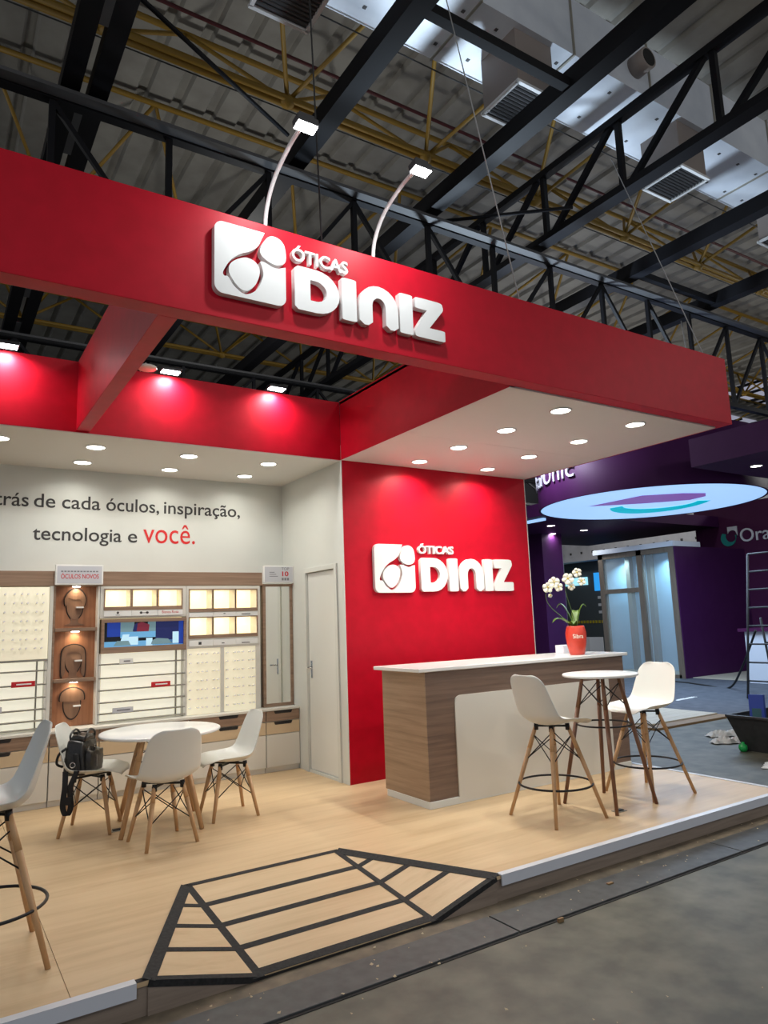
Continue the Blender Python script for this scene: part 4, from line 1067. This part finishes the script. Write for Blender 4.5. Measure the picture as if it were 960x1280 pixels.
# planks
t = thing('plank_stack', 'stack of pale laminate planks lying flat on the hall floor', 'planks', (9.6, 8, 0))
B('base_board', 'plywood', t, 8.72, 10.6, 6.62, 9.5, 0, .03)
for k in range(13): B('plank', 'plank', t, 8.70+.10*max(0, 2-k), 10.55, 6.85+.205*k, 6.85+.205*k+.2, .03, .05)
# bin
t = thing('rubble_bin', 'large black plastic tub of tools at the right picture edge', 'tub', (8.6, 4.6, 0))
bl, tp = [(8.22, 5.02), (8.22, 4.2), (9.0, 4.2), (9.0, 5.02)], [(8.10, 5.14), (8.10, 4.08), (9.12, 4.08), (9.12, 5.14)]
def ringquad(s0, z0, s1, z1):
    vs = [(*p, z0) for p in s0]+[(*p, z1) for p in s1]; return vs, [(i, (i+1) % 4, 4+(i+1) % 4, 4+i) for i in range(4)]
b = MB(); b.add(*ringquad(bl, 0, tp, .40)); b.add([(*p, .01) for p in bl], [(0, 1, 2, 3)])
o = b.build('tub_wall', 'bin_black', t); so = o.modifiers.new('s', 'SOLIDIFY'); so.thickness = .02; so.offset = 0
for i in range(4):
    a, c = Vector((*tp[i], .40)), Vector((*tp[(i+1) % 4], .40)); MB().bar(a, c, .05, .03).build('rim', 'bin_black', t, .006)
def loose(name, mt, dims, loc, rot, label, cat, bevel=.004):
    o = MB().box(-dims[0]/2, dims[0]/2, -dims[1]/2, dims[1]/2, 0, dims[2]).build(name, mt, None, bevel); o.location = loc; o.rotation_euler = rot; tag(o, label, cat); return o
t2 = thing('blue_carton', 'blue carton standing in the corner of the black tub', 'box', (8.32, 5.0, .3))
o = MB().box(-.06, .06, -.08, .08, 0, .36).build('carton', 'box_blue', t2, .003); o.location = (0, 0, 0); o.matrix_parent_inverse = Matrix.Identity(4)
o = MB().box(-.062, -.0605, -.05, .05, .03, .2).build('print_area', 'tool_teal', t2); o.matrix_parent_inverse = Matrix.Identity(4)
t2.rotation_euler = (0, .10, .35); t2.location = (8.40, 4.93, .272)
loose('tool_case', 'tool_teal', (.35, .24, .14), (8.62, 4.72, .27), (0, 0, .4), 'dark teal tool case lying in the black tub', 'tool case', .02)
loose('rubble_board', 'grille_white', (.3, .1, .02), (8.5, 4.38, .37), (.3, .2, .9), 'pale scrap board sticking out of the black tub', 'board')
loose('rubble_fill', 'bin_black', (.72, .74, .16), (8.6, 4.6, .10), (0, 0, 0), 'dark rubble filling the black tub', 'rubble', .03)
def crumple(name, mt, c, L, W_, H, rz, label, cat):
    n = 12; vs = []; fs = []
    for i in range(n+1):
        for j in range(7):
            x = (i/n-.5)*L; y = (j/6-.5)*W_*(1+.15*math.sin(i*1.7)); z = H*(.35+.65*math.sin(PI*j/6))*(.6+.4*math.sin(i*1.3+j))+.004
            if i in (0, n) or j in (0, 6): z *= .25
            vs.append((x, y, z))
    for i in range(n):
        for j in range(6): fs.append((i*7+j, i*7+j+1, (i+1)*7+j+1, (i+1)*7+j))
    o = MB().add(vs, fs).build(name, mt); s_ = o.modifiers.new('s', 'SOLIDIFY'); s_.thickness = .004; s_.offset = 1
    o.location = (*c, .003); o.rotation_euler = (0, 0, rz); tag(o, label, cat)
crumple('paper_roll', 'paper', (8.98, 5.72), .55, .16, .08, -.45, 'crumpled white paper roll farthest from the black tub', 'paper')
crumple('paper_roll', 'paper', (8.55, 5.40), .50, .15, .08, -.55, 'crumpled white paper roll touching the black tub', 'paper')
crumple('paper_roll', 'paper', (9.55, 5.55), .5, .15, .09, -.3, 'crumpled white paper roll behind the others at the tub', 'paper')
crumple('plastic_wrap', 'paper_pink', (6.95, 6.05), .42, .30, .05, .2, 'pink crumpled wrap on the hall floor behind the stool', 'wrap')
crumple('paper_scrap', 'paper', (12.2, 8.52), .75, .07, .02, .1, 'long white strip lying on the grey carpet', 'scrap')
crumple('paper_scrap', 'paper', (7.55, 4.35), .3, .14, .03, .4, 'white scrap at the right picture edge in front of the tub', 'scrap')
o = MB().lathe([(0, 0), (.035, .005), (.05, .04), (.045, .075), (.02, .09), (.02, .11), (0, .11)], (8.12, 4.99, 0), 16).build('green_bottle', 'green_plastic'); tag(o, 'small green plastic bottle beside the black tub', 'bottle')
# litter
b = MB()
for k in range(260):
    x = random.uniform(-1, 9); y = random.choice([random.uniform(1.2, 3.35), random.uniform(3.0, 3.38)]); s_ = random.uniform(.003, .011); a = random.uniform(0, PI)
    c_, d_ = math.cos(a)*s_, math.sin(a)*s_*random.uniform(.4, 1)
    b.add([(x-c_, y-d_, .013), (x+d_, y-c_, .013), (x+c_, y+d_, .017), (x-d_, y+c_, .013)], [(0, 1, 2, 3)])
o = b.build('floor_litter', 'chip'); tag(o, 'tiny pale chips and dust scattered on the hall floor', 'litter', kind='stuff')
for (x, y, s_, lb) in ((3.61, 3.18, .022, 'orange wood chip on the dark cover plates'), (2.99, 3.0, .018, 'yellow wood chip at the cover plate edge')):
    o = MB().box(x-s_, x+s_, y-s_*.4, y+s_*.4, .012 if y > 3.02 else 0, .02).build('wood_chip', 'plywood'); o.data.transform(Matrix.Identity(4)); tag(o, lb, 'chip')

# ================================================================== FAR HALL
hb2 = struct(thing('wall_far_beam', None, None))
B('beam_face', 'perforated', hb2, 24, 24.6, 8, 23.9, 4.0, 5.6)
b = MB()
for k in range(24): b.box(23.985, 24.0, 8.5+.62*k, 8.6+.62*k, 5.1, 5.2); b.box(23.985, 24.0, 8.8+.62*k, 8.9+.62*k, 4.3, 4.4)
b.build('hole_set', 'grey_steel', hb2)['kind'] = 'stuff'
MB().tube((23.7, 22.3, 0), (23.7, 22.3, 5.6), .18, None, 14).build('downpipe', 'bright_white', hb2)
t = thing('display_board', 'dark far display wall with blue header sign and small white marks', 'display', (25, 21.5, 0))
B('panel', 'board_dark', t, 25, 25.2, 18.5, 23.9, 0, 4.0)
B('blue_sign', 'sign_blue', t, 24.94, 25, 20.3, 21.5, 2.7, 3.5); B('cyan_sign', 'sign_cyan', t, 24.94, 25, 21.9, 23.4, 3.0, 3.35)
for k in range(9): B('white_mark', 'bright_white', t, 24.96, 25, 20.4+.38*(k % 3), 20.62+.38*(k % 3), 1.7+.32*(k//3), 1.82+.32*(k//3))
for k in range(22): B('hazard_mark', 'hazard', t, 24.96, 25, 20.0+.17*k, 20.09+.17*k, 1.28, 1.40)
loose('white_plinth', 'bright_white', (.8, 1.6, .75), (22.5, 20.3, 0), (0, 0, 0), 'plain white plinth in front of the far display wall', 'plinth')
